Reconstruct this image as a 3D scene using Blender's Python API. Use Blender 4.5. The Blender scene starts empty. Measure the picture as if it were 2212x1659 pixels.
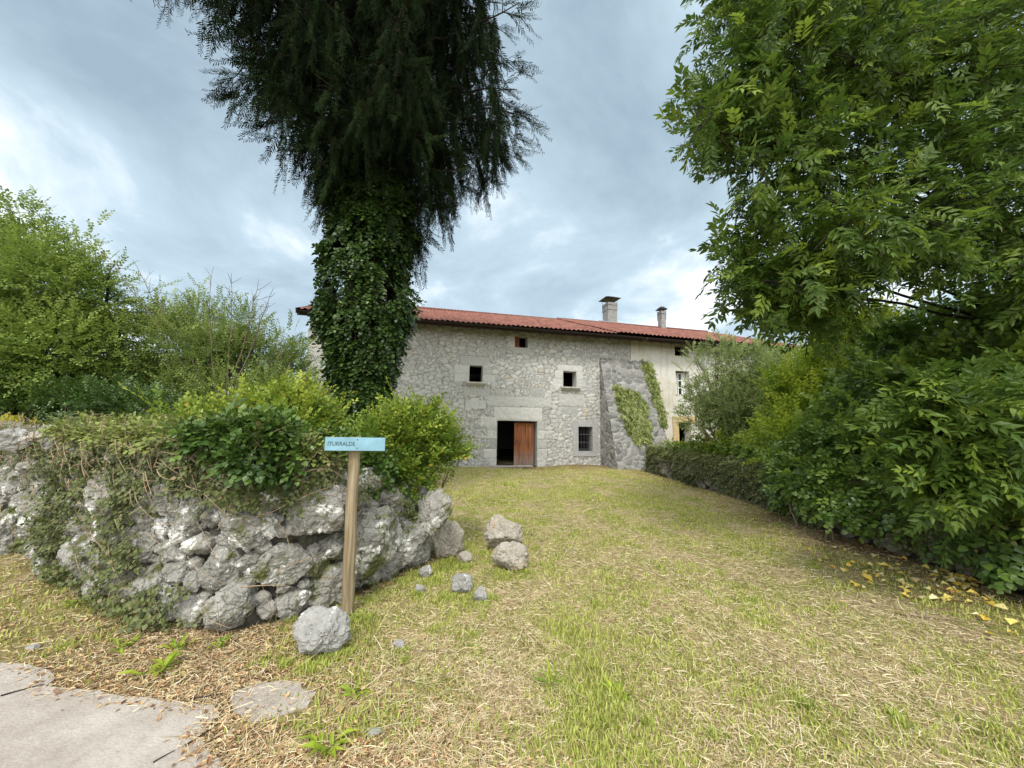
import bpy, math, numpy as np
from math import radians, sin, cos, pi
rng = np.random.default_rng(11)
scene = bpy.context.scene
COL = scene.collection
A = lambda *x: np.array(x, dtype=float)

# ------------------------------------------------------------------ camera model (pixels of a 2212-wide view)
F, CX, CY = 831.0, 1106.0, 829.5
PITCH, ROLL, EYE = radians(6.7), 0.016, 1.6
def ray(x, y):
    u, v = (x-CX)/F, (CY-y)/F
    U = u*cos(ROLL)-v*sin(ROLL); V = u*sin(ROLL)+v*cos(ROLL)
    return A(U, cos(PITCH)-V*sin(PITCH), sin(PITCH)+V*cos(PITCH))
def at(x, y, Y):
    d = ray(x, y); return A(0, 0, EYE)+d*(Y/d[1])
def ground_pt(x, y, z=0.0):
    d = ray(x, y); return A(0, 0, EYE)+d*((z-EYE)/d[2])
HA = radians(13.5)
HE, HN = A(cos(HA), sin(HA), 0), A(sin(HA), -cos(HA), 0)      # along the facade, out of the facade
HO = A(0, 17, 0)
def fac(x, y, off=0.0):                                        # (s, z) on the facade plane
    d = ray(x, y); o = HO+HN*off
    t = np.dot(o-A(0, 0, EYE), HN)/np.dot(d, HN)
    p = A(0, 0, EYE)+d*t
    return float(np.dot(p-HO, HE)), float(p[2])
def H(s, z, off=0.0): return HO+HE*s+HN*off+A(0, 0, z)
Q = 2212/4032.0

# ------------------------------------------------------------------ noise
def _h(i, j, k, s):
    n = (i*374761393+j*668265263+k*2147483647+s*1274126177) & 0xffffffff
    n = ((n ^ (n >> 13))*1274126177) & 0xffffffff
    n = ((n ^ (n >> 16))*2246822519) & 0xffffffff
    return ((n ^ (n >> 15)) & 0xffffff)/float(0xffffff)
def vnoise(p, seed=0):
    p = np.asarray(p, float); i = np.floor(p).astype(np.int64); f = p-i; f = f*f*(3-2*f); r = 0
    for a in (0, 1):
        for b in (0, 1):
            for c in (0, 1):
                w = (f[..., 0] if a else 1-f[..., 0])*(f[..., 1] if b else 1-f[..., 1])*(f[..., 2] if c else 1-f[..., 2])
                r = r+w*_h(i[..., 0]+a, i[..., 1]+b, i[..., 2]+c, seed)
    return r*2-1
def fbm(p, seed=0, oct=4, g=.5):
    p = np.asarray(p, float); r = 0; a = 1
    for o in range(oct):
        r = r+a*vnoise(p*2**o+17.3*o, seed+o); a *= g
    return r
def worley(u, v, seed, jit=.85):
    iu, iv = np.floor(u).astype(np.int64), np.floor(v).astype(np.int64)
    f1 = np.full(u.shape, 9.); f2 = f1.copy(); idv = np.zeros(u.shape)
    for a in (-2, -1, 0, 1, 2):
        for b in (-2, -1, 0, 1, 2):
            ci, cj = iu+a, iv+b; z = np.zeros_like(ci)
            x = ci+.5+(_h(ci, cj, z, seed)-.5)*jit; y = cj+.5+(_h(ci, cj, z, seed+1)-.5)*jit
            d = np.sqrt((u-x)**2+(v-y)**2); n = d < f1
            f2 = np.where(n, f1, np.minimum(f2, d)); idv = np.where(n, _h(ci, cj, z, seed+2), idv); f1 = np.where(n, d, f1)
    return f1, f2, idv

# ------------------------------------------------------------------ mesh building
class MB:
    def __init__(s): s.V = []; s.F = []; s.n = 0; s.T = []
    def add(s, V, F, tone=None):
        V = np.asarray(V, float).reshape(-1, 3); F = np.asarray(F, dtype=np.int64)
        s.V.append(V); s.F.append(F+s.n); s.n += len(V)
        if tone is None: tone = np.zeros(len(V))
        s.T.append(np.broadcast_to(np.asarray(tone, float), (len(V),)))
        return s
    def box(s, c, size, ax=None):
        c = A(*c); h = A(*size)/2
        R = np.eye(3) if ax is None else np.array(ax, float)
        v = np.array([[i, j, k] for i in (-1, 1) for j in (-1, 1) for k in (-1, 1)])*h
        f = [[0, 1, 3, 2], [4, 6, 7, 5], [0, 4, 5, 1], [2, 3, 7, 6], [0, 2, 6, 4], [1, 5, 7, 3]]
        return s.add(c+v@R, f)
    def tube(s, P, r, n=6, cap=True):
        P = np.asarray(P, float); m = len(P); r = np.broadcast_to(np.asarray(r, float), (m,))
        T = np.gradient(P, axis=0); T /= np.linalg.norm(T, axis=1)[:, None]+1e-9
        ref = A(0, 0, 1) if abs(T[0][2]) < .9 else A(1, 0, 0)
        a = np.cross(T, ref); a /= np.linalg.norm(a, axis=1)[:, None]+1e-9; b = np.cross(T, a)
        th = np.arange(n)*2*pi/n
        V = P[:, None]+r[:, None, None]*(np.cos(th)[None, :, None]*a[:, None]+np.sin(th)[None, :, None]*b[:, None])
        i = np.arange(m-1)[:, None]*n; k = np.arange(n)[None]; k2 = (k+1) % n
        Fq = np.stack([i+k, i+k2, i+n+k2, i+n+k], -1).reshape(-1, 4)
        s.add(V, Fq)
        if cap:
            s.F.append(np.array([list(range(s.n-n, s.n))])); s.F.append(np.array([list(range(s.n-m*n, s.n-m*n+n))[::-1]]))
        return s
    def build(s, name, mat, parent=None, smooth=False, loc=None):
        V = np.concatenate(s.V); off = A(0, 0, 0) if loc is None else A(*loc); V = V-off
        q = parent
        while q is not None and loc is None: V = V-A(*q.location); q = q.parent
        me = bpy.data.meshes.new(name); me.vertices.add(len(V)); me.vertices.foreach_set('co', V.astype(np.float32).ravel())
        lt = np.concatenate([np.full(len(f), f.shape[1]) for f in s.F]); lv = np.concatenate([f.ravel() for f in s.F])
        me.loops.add(len(lv)); me.loops.foreach_set('vertex_index', lv.astype(np.int32))
        me.polygons.add(len(lt)); st = np.concatenate([[0], np.cumsum(lt)[:-1]])
        me.polygons.foreach_set('loop_start', st.astype(np.int32)); me.polygons.foreach_set('loop_total', lt.astype(np.int32))
        me.polygons.foreach_set('use_smooth', np.full(len(lt), smooth))
        at_ = me.attributes.new('tone', 'FLOAT', 'POINT'); at_.data.foreach_set('value', np.concatenate(s.T).astype(np.float32))
        me.update(calc_edges=True); me.materials.append(mat)
        o = bpy.data.objects.new(name, me); COL.objects.link(o)
        if parent is not None: o.parent = parent
        if loc is not None: o.location = loc
        return o
def tag(o, label=None, cat=None, group=None, kind=None):
    for k, v in (('label', label), ('category', cat), ('group', group), ('kind', kind)):
        if v: o[k] = v
    return o
def thing(name, label, cat, loc, group=None):
    o = bpy.data.objects.new(name, None); o.empty_display_size = .2; COL.objects.link(o); o.location = loc
    return tag(o, label, cat, group)

# ------------------------------------------------------------------ materials
class NT:
    def __init__(s, name):
        s.m = bpy.data.materials.new(name); s.m.use_nodes = True; s.t = s.m.node_tree; s.t.nodes.clear()
        s.out = s.n('ShaderNodeOutputMaterial')
    def n(s, ty, **kw):
        x = s.t.nodes.new(ty)
        for k, v in kw.items(): setattr(x, k, v)
        return x
    def l(s, a, b): s.t.links.new(a, b)
    def set(s, sock, v):
        if isinstance(v, bpy.types.NodeSocket): s.l(v, sock)
        elif isinstance(v, (tuple, list)) and len(v) == 3 and sock.type == 'RGBA': sock.default_value = (*v, 1)
        else: sock.default_value = v
    def co(s, scale=1.0, which='Object', vec=None):
        tc = s.n('ShaderNodeTexCoord').outputs[which] if which != 'Pos' else s.n('ShaderNodeNewGeometry').outputs['Position']
        mp = s.n('ShaderNodeMapping'); s.l(tc, mp.inputs[0])
        mp.inputs['Scale'].default_value = vec or (scale,)*3
        return mp.outputs[0]
    def noise(s, scale, detail=4, rough=.55, co=None, dist=0, out='Fac'):
        x = s.n('ShaderNodeTexNoise'); x.inputs['Scale'].default_value = scale; x.inputs['Detail'].default_value = detail
        x.inputs['Roughness'].default_value = rough; x.inputs['Distortion'].default_value = dist
        s.l(co if co is not None else s.co(1, 'Pos'), x.inputs['Vector']); return x.outputs[out]
    def vor(s, scale, co=None, feat='F1', out='Distance'):
        x = s.n('ShaderNodeTexVoronoi', feature=feat); x.inputs['Scale'].default_value = scale
        s.l(co if co is not None else s.co(1, 'Pos'), x.inputs['Vector']); return x.outputs[out]
    def ramp(s, fac, stops):
        x = s.n('ShaderNodeValToRGB'); e = x.color_ramp.elements
        while len(e) < len(stops): e.new(.5)
        for q, (p, c) in zip(e, stops): q.position = p; q.color = (*c, 1) if len(c) == 3 else c
        s.set(x.inputs[0], fac); return x.outputs[0]
    def mr(s, v, a, b, c=0., d=1.):
        x = s.n('ShaderNodeMapRange'); s.set(x.inputs[0], v)
        for i, q in enumerate((a, b, c, d)): x.inputs[i+1].default_value = q
        return x.outputs[0]
    def mix(s, f, a, b, mode='MIX'):
        x = s.n('ShaderNodeMix', data_type='RGBA', blend_type=mode); s.set(x.inputs[0], f); s.set(x.inputs[6], a); s.set(x.inputs[7], b)
        return x.outputs[2]
    def math(s, op, a, b=0.):
        x = s.n('ShaderNodeMath', operation=op); s.set(x.inputs[0], a); s.set(x.inputs[1], b); return x.outputs[0]
    def attr(s, name='tone'): x = s.n('ShaderNodeAttribute', attribute_name=name); return x.outputs['Fac']
    def rnd(s): return s.n('ShaderNodeNewGeometry').outputs['Random Per Island']
    def bsdf(s, col, rough=.8, bump=None, bs=.3, bd=.01, metal=0, spec=.3, trans=0, tcol=None):
        p = s.n('ShaderNodeBsdfPrincipled'); s.set(p.inputs['Base Color'], col); s.set(p.inputs['Roughness'], rough)
        p.inputs['Metallic'].default_value = metal; p.inputs['Specular IOR Level'].default_value = spec
        if bump is not None:
            b = s.n('ShaderNodeBump'); b.inputs['Strength'].default_value = bs; b.inputs['Distance'].default_value = bd
            s.l(bump, b.inputs['Height']); s.l(b.outputs[0], p.inputs['Normal'])
        o = p.outputs[0]
        if trans:
            t = s.n('ShaderNodeBsdfTranslucent'); s.set(t.inputs[0], tcol if tcol is not None else col)
            mx = s.n('ShaderNodeMixShader'); mx.inputs[0].default_value = trans; s.l(o, mx.inputs[1]); s.l(t.outputs[0], mx.inputs[2]); o = mx.outputs[0]
        s.l(o, s.out.inputs[0]); return s.m

def leaf_mat(name, dark, mid, young, trans=.3, rough=.45, spec=.35, dead=None, deadp=0.0):
    k = NT(name); r = k.rnd(); t = k.attr()
    big = k.noise(1.3, 2)
    f = k.math('ADD', k.math('MULTIPLY', r, .55), k.mr(big, .3, .7, -.05, .3))
    c = k.ramp(f, [(0.05, dark), (.75, mid)])
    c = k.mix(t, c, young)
    if dead: c = k.mix(k.mr(k.math('FRACT', k.math('MULTIPLY', r, 37.7)), 1-deadp, 1-deadp+.01), c, dead)
    return k.bsdf(c, rough, spec=spec, trans=trans)
M = {}
M['ash'] = leaf_mat('ash_leaf', (.045, .09, .015), (.10, .17, .025), (.24, .33, .04), .42)
M['ivy'] = leaf_mat('ivy_leaf', (.03, .065, .013), (.085, .16, .03), (.21, .32, .045), .25, .35, .5)
M['trunk_ivy'] = leaf_mat('trunk_ivy_leaf', (.014, .034, .008), (.05, .10, .02), (.12, .20, .03), .22, .36, .5)
M['hedge'] = leaf_mat('hedge_leaf', (.045, .10, .02), (.20, .33, .055), (.42, .56, .10), .32, .33, .6)
M['ivy_small'] = leaf_mat('creeping_ivy_leaf', (.05, .065, .022), (.13, .155, .055), (.26, .31, .07), .15, .5, .4, (.22, .19, .09), .1)
M['ivy_pale'] = leaf_mat('buttress_ivy_leaf', (.10, .15, .03), (.25, .31, .08), (.42, .44, .16), .2, .45, .5)
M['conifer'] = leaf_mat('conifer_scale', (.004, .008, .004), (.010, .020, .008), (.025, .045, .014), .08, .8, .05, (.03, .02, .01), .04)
M['hazel'] = leaf_mat('hazel_leaf', (.10, .17, .03), (.25, .34, .06), (.40, .48, .11), .38)
M['thorn'] = leaf_mat('hawthorn_leaf', (.12, .19, .045), (.30, .39, .10), (.48, .56, .18), .36)
M['bright'] = leaf_mat('bright_leaf', (.12, .22, .02), (.38, .50, .05), (.70, .74, .09), .42)
M['elder'] = leaf_mat('shrub_leaf', (.08, .15, .02), (.18, .28, .035), (.42, .48, .06), .35, dead=(.5, .3, .04), deadp=.02)
M['grey'] = leaf_mat('greygreen_leaf', (.16, .22, .07), (.34, .42, .15), (.50, .57, .24), .36)
M['broom'] = leaf_mat('yellow_broom', (.25, .26, .02), (.45, .42, .03), (.6, .5, .04), .3)
M['grass'] = leaf_mat('grass_blade', (.16, .23, .03), (.40, .47, .09), (.68, .66, .20), .3, .6)
def straw_mat():
    k = NT('dry_straw'); r = k.rnd()
    c = k.ramp(r, [(0, (.22, .14, .07)), (.3, (.48, .36, .19)), (.7, (.70, .58, .36)), (1, (.85, .76, .55))])
    return k.bsdf(c, .7, spec=.2, trans=.1)
M['straw'] = straw_mat()
def litter_mat():
    k = NT('leaf_litter'); r = k.rnd()
    c = k.ramp(r, [(0, (.12, .065, .035)), (.35, (.36, .2, .10)), (.7, (.60, .38, .20)), (1, (.75, .56, .33))])
    return k.bsdf(c, .75, spec=.2, trans=.1)
M['litter'] = litter_mat()
def yleaf():
    k = NT('yellow_leaf'); o = k.n('ShaderNodeObjectInfo').outputs['Random']
    c = k.ramp(o, [(0, (.80, .56, .08)), (.4, (.88, .72, .18)), (.8, (.9, .84, .5)), (1, (.55, .32, .1))])
    return k.bsdf(k.mix(k.mr(k.noise(60), .55, .7), c, (.35, .2, .05)), .5, spec=.3, trans=.2)
M['yleaf'] = yleaf()
def bark(name, a, b, sc=18):
    k = NT(name); co = k.co(1, 'Pos', (1, 1, .18)); n = k.noise(sc, 6, .65, co)
    return k.bsdf(k.ramp(n, [(.3, a), (.7, b)]), .9, n, .8, .03)
M['bark'] = bark('dark_bark', (.010, .008, .007), (.04, .032, .025))
M['twig'] = bark('grey_twig', (.12, .09, .06), (.28, .22, .16), 40)
M['vine'] = bark('dry_vine', (.20, .14, .085), (.48, .37, .25), 60)
def stone_mat(name, cols, lichen=.5, moss=0.0, ochre=0.0, bs=.6, which='Pos', sc=1.0, ck=.38):
    k = NT(name); co = k.co(sc, which)
    n1 = k.noise(7, 8, .62, co); n2 = k.noise(38, 6, .7, co); r = k.rnd()
    c = k.ramp(n1, [(.28, cols[0]), (.5, cols[1]), (.72, cols[2])])
    c = k.mix(k.mr(n2, .35, .7, .0, .5), c, tuple(v*.55 for v in cols[0]))
    c = k.mix(k.math('MULTIPLY', r, .35), c, tuple(v*1.35 for v in cols[1]))
    if ochre: c = k.mix(k.mr(k.noise(5, 3, .5, co), .56, .66, 0, ochre), c, (.42, .30, .17))
    lm = k.mr(k.math('ADD', k.noise(4.2, 9, .72, co, .6), k.math('MULTIPLY', k.noise(45, 3, .5, co), .12)), .70-.12*lichen, .725-.12*lichen)
    c = k.mix(lm, c, k.ramp(n2, [(.3, (.5, .5, .48)), (.6, (.80, .80, .77))]))
    sp = k.mr(k.noise(85, 3, .6, co), .66, .70); c = k.mix(k.math('MULTIPLY', sp, .75), c, (.03, .03, .03))
    if moss:
        mm = k.mr(k.noise(3.1, 7, .7, co), .60-moss*.16, .66-moss*.1); c = k.mix(mm, c, k.ramp(n2, [(.3, (.05, .06, .02)), (.7, (.16, .17, .06))]))
    h = k.math('ADD', n1, k.math('MULTIPLY', n2, .45))
    h = k.math('ADD', h, k.math('MULTIPLY', k.vor(22, co), .25)); cr = k.mr(k.vor(5.5, k.mix(.12, co, k.noise(6, 4, .6, co, out='Color')), 'DISTANCE_TO_EDGE'), 0, .035); h = k.math('ADD', h, k.math('MULTIPLY', cr, .6*ck)); c = k.mix(cr, k.mix(ck, c, (.03, .028, .025)), c)
    return k.bsdf(c, .9, h, bs, .035, spec=.2)
M['rock'] = stone_mat('limestone_rock', [(.14, .135, .12), (.32, .31, .285), (.50, .49, .45)], .62, .55, 0, .9)
M['rock_r'] = stone_mat('mossy_wall_rock', [(.13, .12, .10), (.24, .22, .18), (.38, .36, .31)], .15, .6)
M['fill'] = stone_mat('dark_rubble_fill', [(.04, .037, .03), (.085, .08, .07), (.16, .15, .135)], .0, .5)
M['stone_grey'] = stone_mat('loose_grey_stone', [(.17, .165, .16), (.30, .295, .285), (.45, .445, .43)], .75, 0, 0, .6, 'Object', 1, .12)
M['stone_tan'] = stone_mat('loose_tan_stone', [(.20, .175, .145), (.35, .32, .275), (.52, .49, .44)], .2, 0, .5, .7, 'Object', 1, .15)
def plain(name, col, rough=.7, metal=0, spec=.3, n=.15, sc=20):
    k = NT(name); q = k.noise(sc, 5)
    return k.bsdf(k.mix(k.mr(q, .3, .7), tuple(v*(1-n) for v in col), tuple(min(1, v*(1+n)) for v in col)), rough, q, .15, .005, metal, spec)
M['core'] = plain('wall_core_soil', (.035, .03, .022), .95, n=.5)
M['dark'] = plain('dark_brown_paint', (.02, .013, .01), .5)
M['wooddark'] = plain('eave_timber', (.05, .032, .022), .8, n=.3)
M['metal'] = plain('dark_metal', (.03, .03, .032), .5, .5)
M['iron'] = plain('iron_bar', (.10, .10, .11), .6, .3)
M['white'] = plain('white_paint', (.75, .76, .75), .5, n=.06)
M['cement'] = plain('cement_render', (.37, .37, .38), .9, n=.12, sc=6)
M['chimney'] = plain('chimney_render', (.24, .235, .23), .9, n=.2, sc=5)
M['glass'] = NT('window_glass').bsdf((.015, .02, .025), .05, spec=.6)
M['interior'] = plain('interior_plaster', (.12, .10, .08), .95)
M['wire'] = plain('black_cable', (.02, .02, .02), .6)
M['text'] = plain('lettering_paint', (.025, .05, .055), .6, n=.2)
def masonry_mat(name, joint, lo, mid, hi, warm=.35, dark=False):
    k = NT(name); co = k.co(1, 'Pos'); t = k.attr('tone'); g = k.attr('joint')
    c = k.ramp(t, [(0, lo), (.45, mid), (.62, hi), (.92, mid), (.93, (.50, .45, .37) if not dark else lo), (1, (.54, .49, .39) if not dark else mid)])
    n = k.noise(9, 7, .65, co); n2 = k.noise(34, 5, .65, co)
    c = k.mix(k.mr(n, .3, .75, 0, .35), c, tuple(v*.68 for v in mid))
    c = k.mix(k.mr(k.noise(3.3, 4, .5, co), .5, .7, 0, .35), c, (.44, .45, .43) if not dark else (.2, .2, .2))
    c = k.mix(k.mr(n2, .5, .75, 0, .4), c, tuple(v*.5 for v in lo))
    c = k.mix(k.mr(k.noise(1.1, 4, .6, co), .6, .72, 0, warm), c, (.48, .45, .37))
    jc = k.mix(k.mr(n, .4, .6), joint, tuple(v*.55 for v in joint))
    c = k.mix(g, jc, c)
    return k.bsdf(c, .92, k.math('ADD', n, n2), .5, .02, spec=.15)
M['facade'] = masonry_mat('rubble_masonry', (.34, .335, .32), (.41, .41, .40), (.54, .54, .525), (.66, .655, .635), .12)
M['butt'] = masonry_mat('buttress_masonry', (.40, .39, .365), (.13, .13, .13), (.25, .25, .245), (.42, .415, .40), .1, True)
def plaster():
    k = NT('stained_plaster'); co = k.co(1, 'Pos'); n = k.noise(1.1, 6, .6, co, .4); n2 = k.noise(7, 6, .7, co)
    c = k.ramp(n, [(.34, (.62, .61, .57)), (.50, (.66, .645, .59)), (.60, (.60, .56, .46)), (.67, (.56, .55, .50)), (.8, (.66, .65, .61))])
    vs = k.noise(3, 5, .6, k.co(1, 'Pos', (2.2, 2.2, .2)))
    c = k.mix(k.mr(vs, .52, .72, 0, .5), c, (.26, .25, .22)); c = k.mix(k.mr(n2, .5, .7, 0, .25), c, (.36, .35, .32))
    return k.bsdf(c, .93, n2, .25, .01, spec=.15)
M['plaster'] = plaster()
def ashlar():
    k = NT('cut_stone'); n = k.noise(5, 7, .6); n2 = k.noise(30, 5)
    c = k.ramp(n, [(.3, (.42, .42, .405)), (.55, (.52, .515, .49)), (.75, (.58, .56, .50))]); c = k.mix(k.mr(n2, .5, .75, 0, .4), c, (.24, .24, .22))
    return k.bsdf(c, .9, n2, .3, .01, spec=.15)
M['ashlar'] = ashlar()
def tile_mat():
    k = NT('clay_roof_tile'); t = k.attr(); n = k.noise(6, 5)
    c = k.ramp(t, [(0, (.14, .058, .045)), (.5, (.20, .083, .064)), (1, (.26, .118, .092))])
    c = k.mix(k.mr(n, .5, .72, 0, .45), c, (.24, .11, .08)); return k.bsdf(c, .8, n, .2, .01, spec=.25)
M['tile'] = tile_mat()
def doorm():
    k = NT('weathered_door_wood'); co = k.co(1, 'Object'); g = k.noise(22, 5, .6, k.co(1, 'Object', (1, 1, .06)))
    c = k.ramp(g, [(.3, (.12, .04, .018)), (.5, (.26, .10, .045)), (.7, (.38, .17, .08))])
    z = k.n('ShaderNodeSeparateXYZ'); k.l(co, z.inputs[0])
    lowf = k.mr(k.math('ADD', z.outputs[2], k.math('MULTIPLY', g, .8)), 1.15, .45)
    c = k.mix(k.math('MULTIPLY', lowf, .75), c, k.ramp(g, [(.35, (.16, .12, .10)), (.65, (.40, .36, .33))]))
    return k.bsdf(c, .75, g, .4, .01, spec=.2)
M['door'] = doorm()
def postm():
    k = NT('weathered_post_wood'); g = k.noise(26, 6, .6, k.co(1, 'Pos', (1, 1, .07)), .5)
    c = k.ramp(g, [(.3, (.12, .09, .05)), (.5, (.26, .205, .13)), (.72, (.38, .32, .22))]); c = k.mix(k.mr(k.noise(3, 3), .55, .7, 0, .5), c, (.22, .2, .14))
    return k.bsdf(c, .85, g, .5, .008, spec=.2)
M['post'] = postm()
M['signblue'] = plain('pale_blue_sign', (.20, .37, .47), .45, n=.16, sc=9, spec=.4)
def concrete():
    k = NT('worn_concrete'); n = k.noise(3, 6, .6); n2 = k.noise(90, 4, .7); v = k.vor(60)
    c = k.ramp(n, [(.3, (.34, .295, .26)), (.6, (.45, .41, .37)), (.8, (.52, .48, .44))]); c = k.mix(k.mr(k.noise(16, 6, .7), .5, .72, 0, .5), c, (.27, .22, .18))
    c = k.mix(k.mr(n2, .5, .75, 0, .5), c, (.22, .20, .18)); c = k.mix(k.mr(v, .05, .14, .35, 0), c, (.62, .6, .57))
    cr = k.vor(.8, k.noise(1.1, 5, .6, out='Color'), 'DISTANCE_TO_EDGE')
    c = k.mix(k.mr(k.noise(.9, 6, .7), .56, .62, 0, .3), c, (.30, .25, .21))
    c = k.mix(k.mr(cr, 0, .010, .8, 0), c, (.09, .07, .055)); c = k.mix(k.mr(k.noise(240, 2), .62, .68, 0, .5), c, (.12, .11, .10))
    return k.bsdf(c, .9, k.math('ADD', n2, v), .35, .006, spec=.2)
M['road'] = concrete()
def groundm():
    k = NT('mown_field'); a = k.noise(2.2, 6, .65); b = k.noise(14, 6, .7); f = k.noise(70, 4, .7)
    st = k.noise(1.0, 4, .6, k.co(1, 'Pos', (1.9, .45, 1)))
    gr = k.ramp(b, [(.3, (.14, .16, .035)), (.6, (.36, .37, .10)), (.8, (.52, .49, .18))])
    dr = k.ramp(b, [(.3, (.20, .14, .07)), (.55, (.52, .42, .24)), (.8, (.74, .64, .40))])
    m = k.mr(k.math('ADD', k.math('MULTIPLY', st, .35), k.math('MULTIPLY', a, .65)), .44, .56)
    c = k.mix(m, dr, gr); t = k.attr()
    c = k.mix(k.mr(t, 0, 1, 0, .85), c, k.ramp(b, [(.3, (.11, .065, .035)), (.6, (.25, .16, .09)), (.8, (.40, .28, .17))]))
    c = k.mix(k.mr(f, .45, .7, 0, .65), c, (.07, .055, .025)); c = k.mix(k.mr(k.noise(4.5, 5, .6), .60, .68, 0, .6), c, (.13, .09, .05))
    return k.bsdf(c, .95, k.math('ADD', b, f), .7, .03, spec=.1)
M['ground'] = groundm()

# ------------------------------------------------------------------ plan layout
WP = [ground_pt(*p)[:2] for p in ((-420, 1050), (-150, 1120), (0, 1180), (120, 1240), (250, 1312), (380, 1352), (500, 1366), (620, 1338), (740, 1298), (830, 1252), (905, 1212))]
WH = [1.5, 1.5, 1.46, 1.44, 1.42, 1.40, 1.35, 1.28, 1.16, 1.05, .98]
WP = np.array(WP); WL = np.concatenate([[0], np.cumsum(np.linalg.norm(np.diff(WP, axis=0), axis=1))])
def wall_at(t):                       # plan point, tangent, outward normal, height
    t = np.asarray(t, float)
    x = np.interp(t, WL, WP[:, 0]); y = np.interp(t, WL, WP[:, 1]); h = np.interp(t, WL, WH)
    e = .25
    tx = np.interp(t+e, WL, WP[:, 0])-np.interp(t-e, WL, WP[:, 0]); ty = np.interp(t+e, WL, WP[:, 1])-np.interp(t-e, WL, WP[:, 1])
    q = np.hypot(tx, ty)+1e-9; tx, ty = tx/q, ty/q
    return np.stack([x, y], -1), np.stack([tx, ty], -1), np.stack([ty, -tx], -1), h
ROADPX = [(-900, 1378), (-300, 1408), (0, 1434), (60, 1440), (105, 1452), (118, 1470), (98, 1486), (150, 1490), (210, 1497), (300, 1512), (380, 1522), (455, 1527), (472, 1545), (452, 1570), (432, 1592), (445, 1618), (470, 1648), (480, 1680), (520, 1760)]
ROAD = np.array([ground_pt(*p)[:2] for p in ROADPX]+[A(-.6, -1.5), A(-1.5, -9), A(-14, -9), A(-14, 2.5)])
def in_poly(P, poly):
    x, y = P[:, 0], P[:, 1]; c = np.zeros(len(P), bool); j = len(poly)-1
    for i in range(len(poly)):
        xi, yi = poly[i]; xj, yj = poly[j]
        m = ((yi > y) != (yj > y)) & (x < (xj-xi)*(y-yi)/(yj-yi+1e-12)+xi); c ^= m; j = i
    return c
def dist_poly(P, poly, closed=True):
    d = np.full(len(P), 1e9); n = len(poly)
    for i in range(n if closed else n-1):
        a = poly[i]; b = poly[(i+1) % n]; ab = b-a; t = np.clip(((P-a)@ab)/(ab@ab+1e-12), 0, 1)
        d = np.minimum(d, np.linalg.norm(P-(a+t[:, None]*ab), axis=1))
    return d
RWX = lambda y: np.interp(y, [3, 4.1, 8.6, 17], [5.15, 5.2, 5.5, 5.65])        # front face of the right wall
def gz(P):
    P = np.asarray(P, float); x, y = P[..., 0], P[..., 1]
    q = np.stack([x*.7, y*.7, 0*x], -1)
    amp = np.clip((y-2.3)/2.5, 0, 1)*np.clip(1.2-np.maximum(0, np.hypot(x, y)-25)/20, 0, 1)
    z = .05*vnoise(q, 3)*amp+.012*vnoise(q*6, 4)*amp
    s = (P[..., 0]-HO[0])*HE[0]+(P[..., 1]-HO[1])*HE[1]; o = (P[..., 0]-HO[0])*HN[0]+(P[..., 1]-HO[1])*HN[1]
    z = z+.10*np.exp(-((o-.2)/.7)**2)*np.exp(-((s-3.2)/2.2)**2)
    return z-.03*np.exp(-((o)/1.5)**2)

def dirt(P):                          # bare brown ground: by the road, by the left wall, under the right hedge
    d1 = dist_poly(P, ROAD); d2 = dist_poly(P, WP, False); rx = RWX(P[:, 1])-P[:, 0]
    w = np.exp(-(d1/.75)**2)*.95+np.exp(-(d2/.3)**2)*.6+np.exp(-(np.maximum(rx, 0)/.95)**2)*np.where(P[:, 1] < 8, .85, .6)
    o = (P[:, 0]-HO[0])*HN[0]+(P[:, 1]-HO[1])*HN[1]
    w = w+np.exp(-((o-.3)/.7)**2)*.8*(P[:, 0] > 0.5)
    w = w+.8*np.clip((1.0-P[:, 0])/1.2, 0, 1)*np.clip((2.3-P[:, 1])/.9, 0, 1)
    n = fbm(np.stack([P[:, 0]*1.7, P[:, 1]*1.7, 0*P[:, 0]], -1), 31, 3)
    return np.clip(w*(1+.5*n), 0, 1)

# ------------------------------------------------------------------ ground sheet, road
def ground():
    xs = np.unique(np.concatenate([np.linspace(-400, -30, 12), np.linspace(-30, -9, 22), np.arange(-9, 9, .09), np.linspace(9, 30, 22), np.linspace(30, 400, 12)]))
    ys = np.unique(np.concatenate([np.linspace(-400, -10, 12), np.linspace(-10, .6, 18), np.arange(.6, 9, .09), np.arange(9, 20, .2), np.linspace(20, 40, 16), np.linspace(40, 600, 14)]))
    X, Y = np.meshgrid(xs, ys); P = np.stack([X.ravel(), Y.ravel()], -1)
    Z = gz(P); rd = in_poly(P, ROAD); Z = np.where(rd | (P[:, 1] < 1), -.004, Z)
    V = np.column_stack([P, Z]); nx = len(xs); i = np.arange(len(ys)-1)[:, None]*nx+np.arange(nx-1)[None]
    Fq = np.stack([i, i+1, i+nx+1, i+nx], -1).reshape(-1, 4)
    tag(MB().add(V, Fq, dirt(P)).build('ground', M['ground'], smooth=True), 'mown yellowish grass field running up to the farmhouse', kind='structure')
ground()
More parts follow.
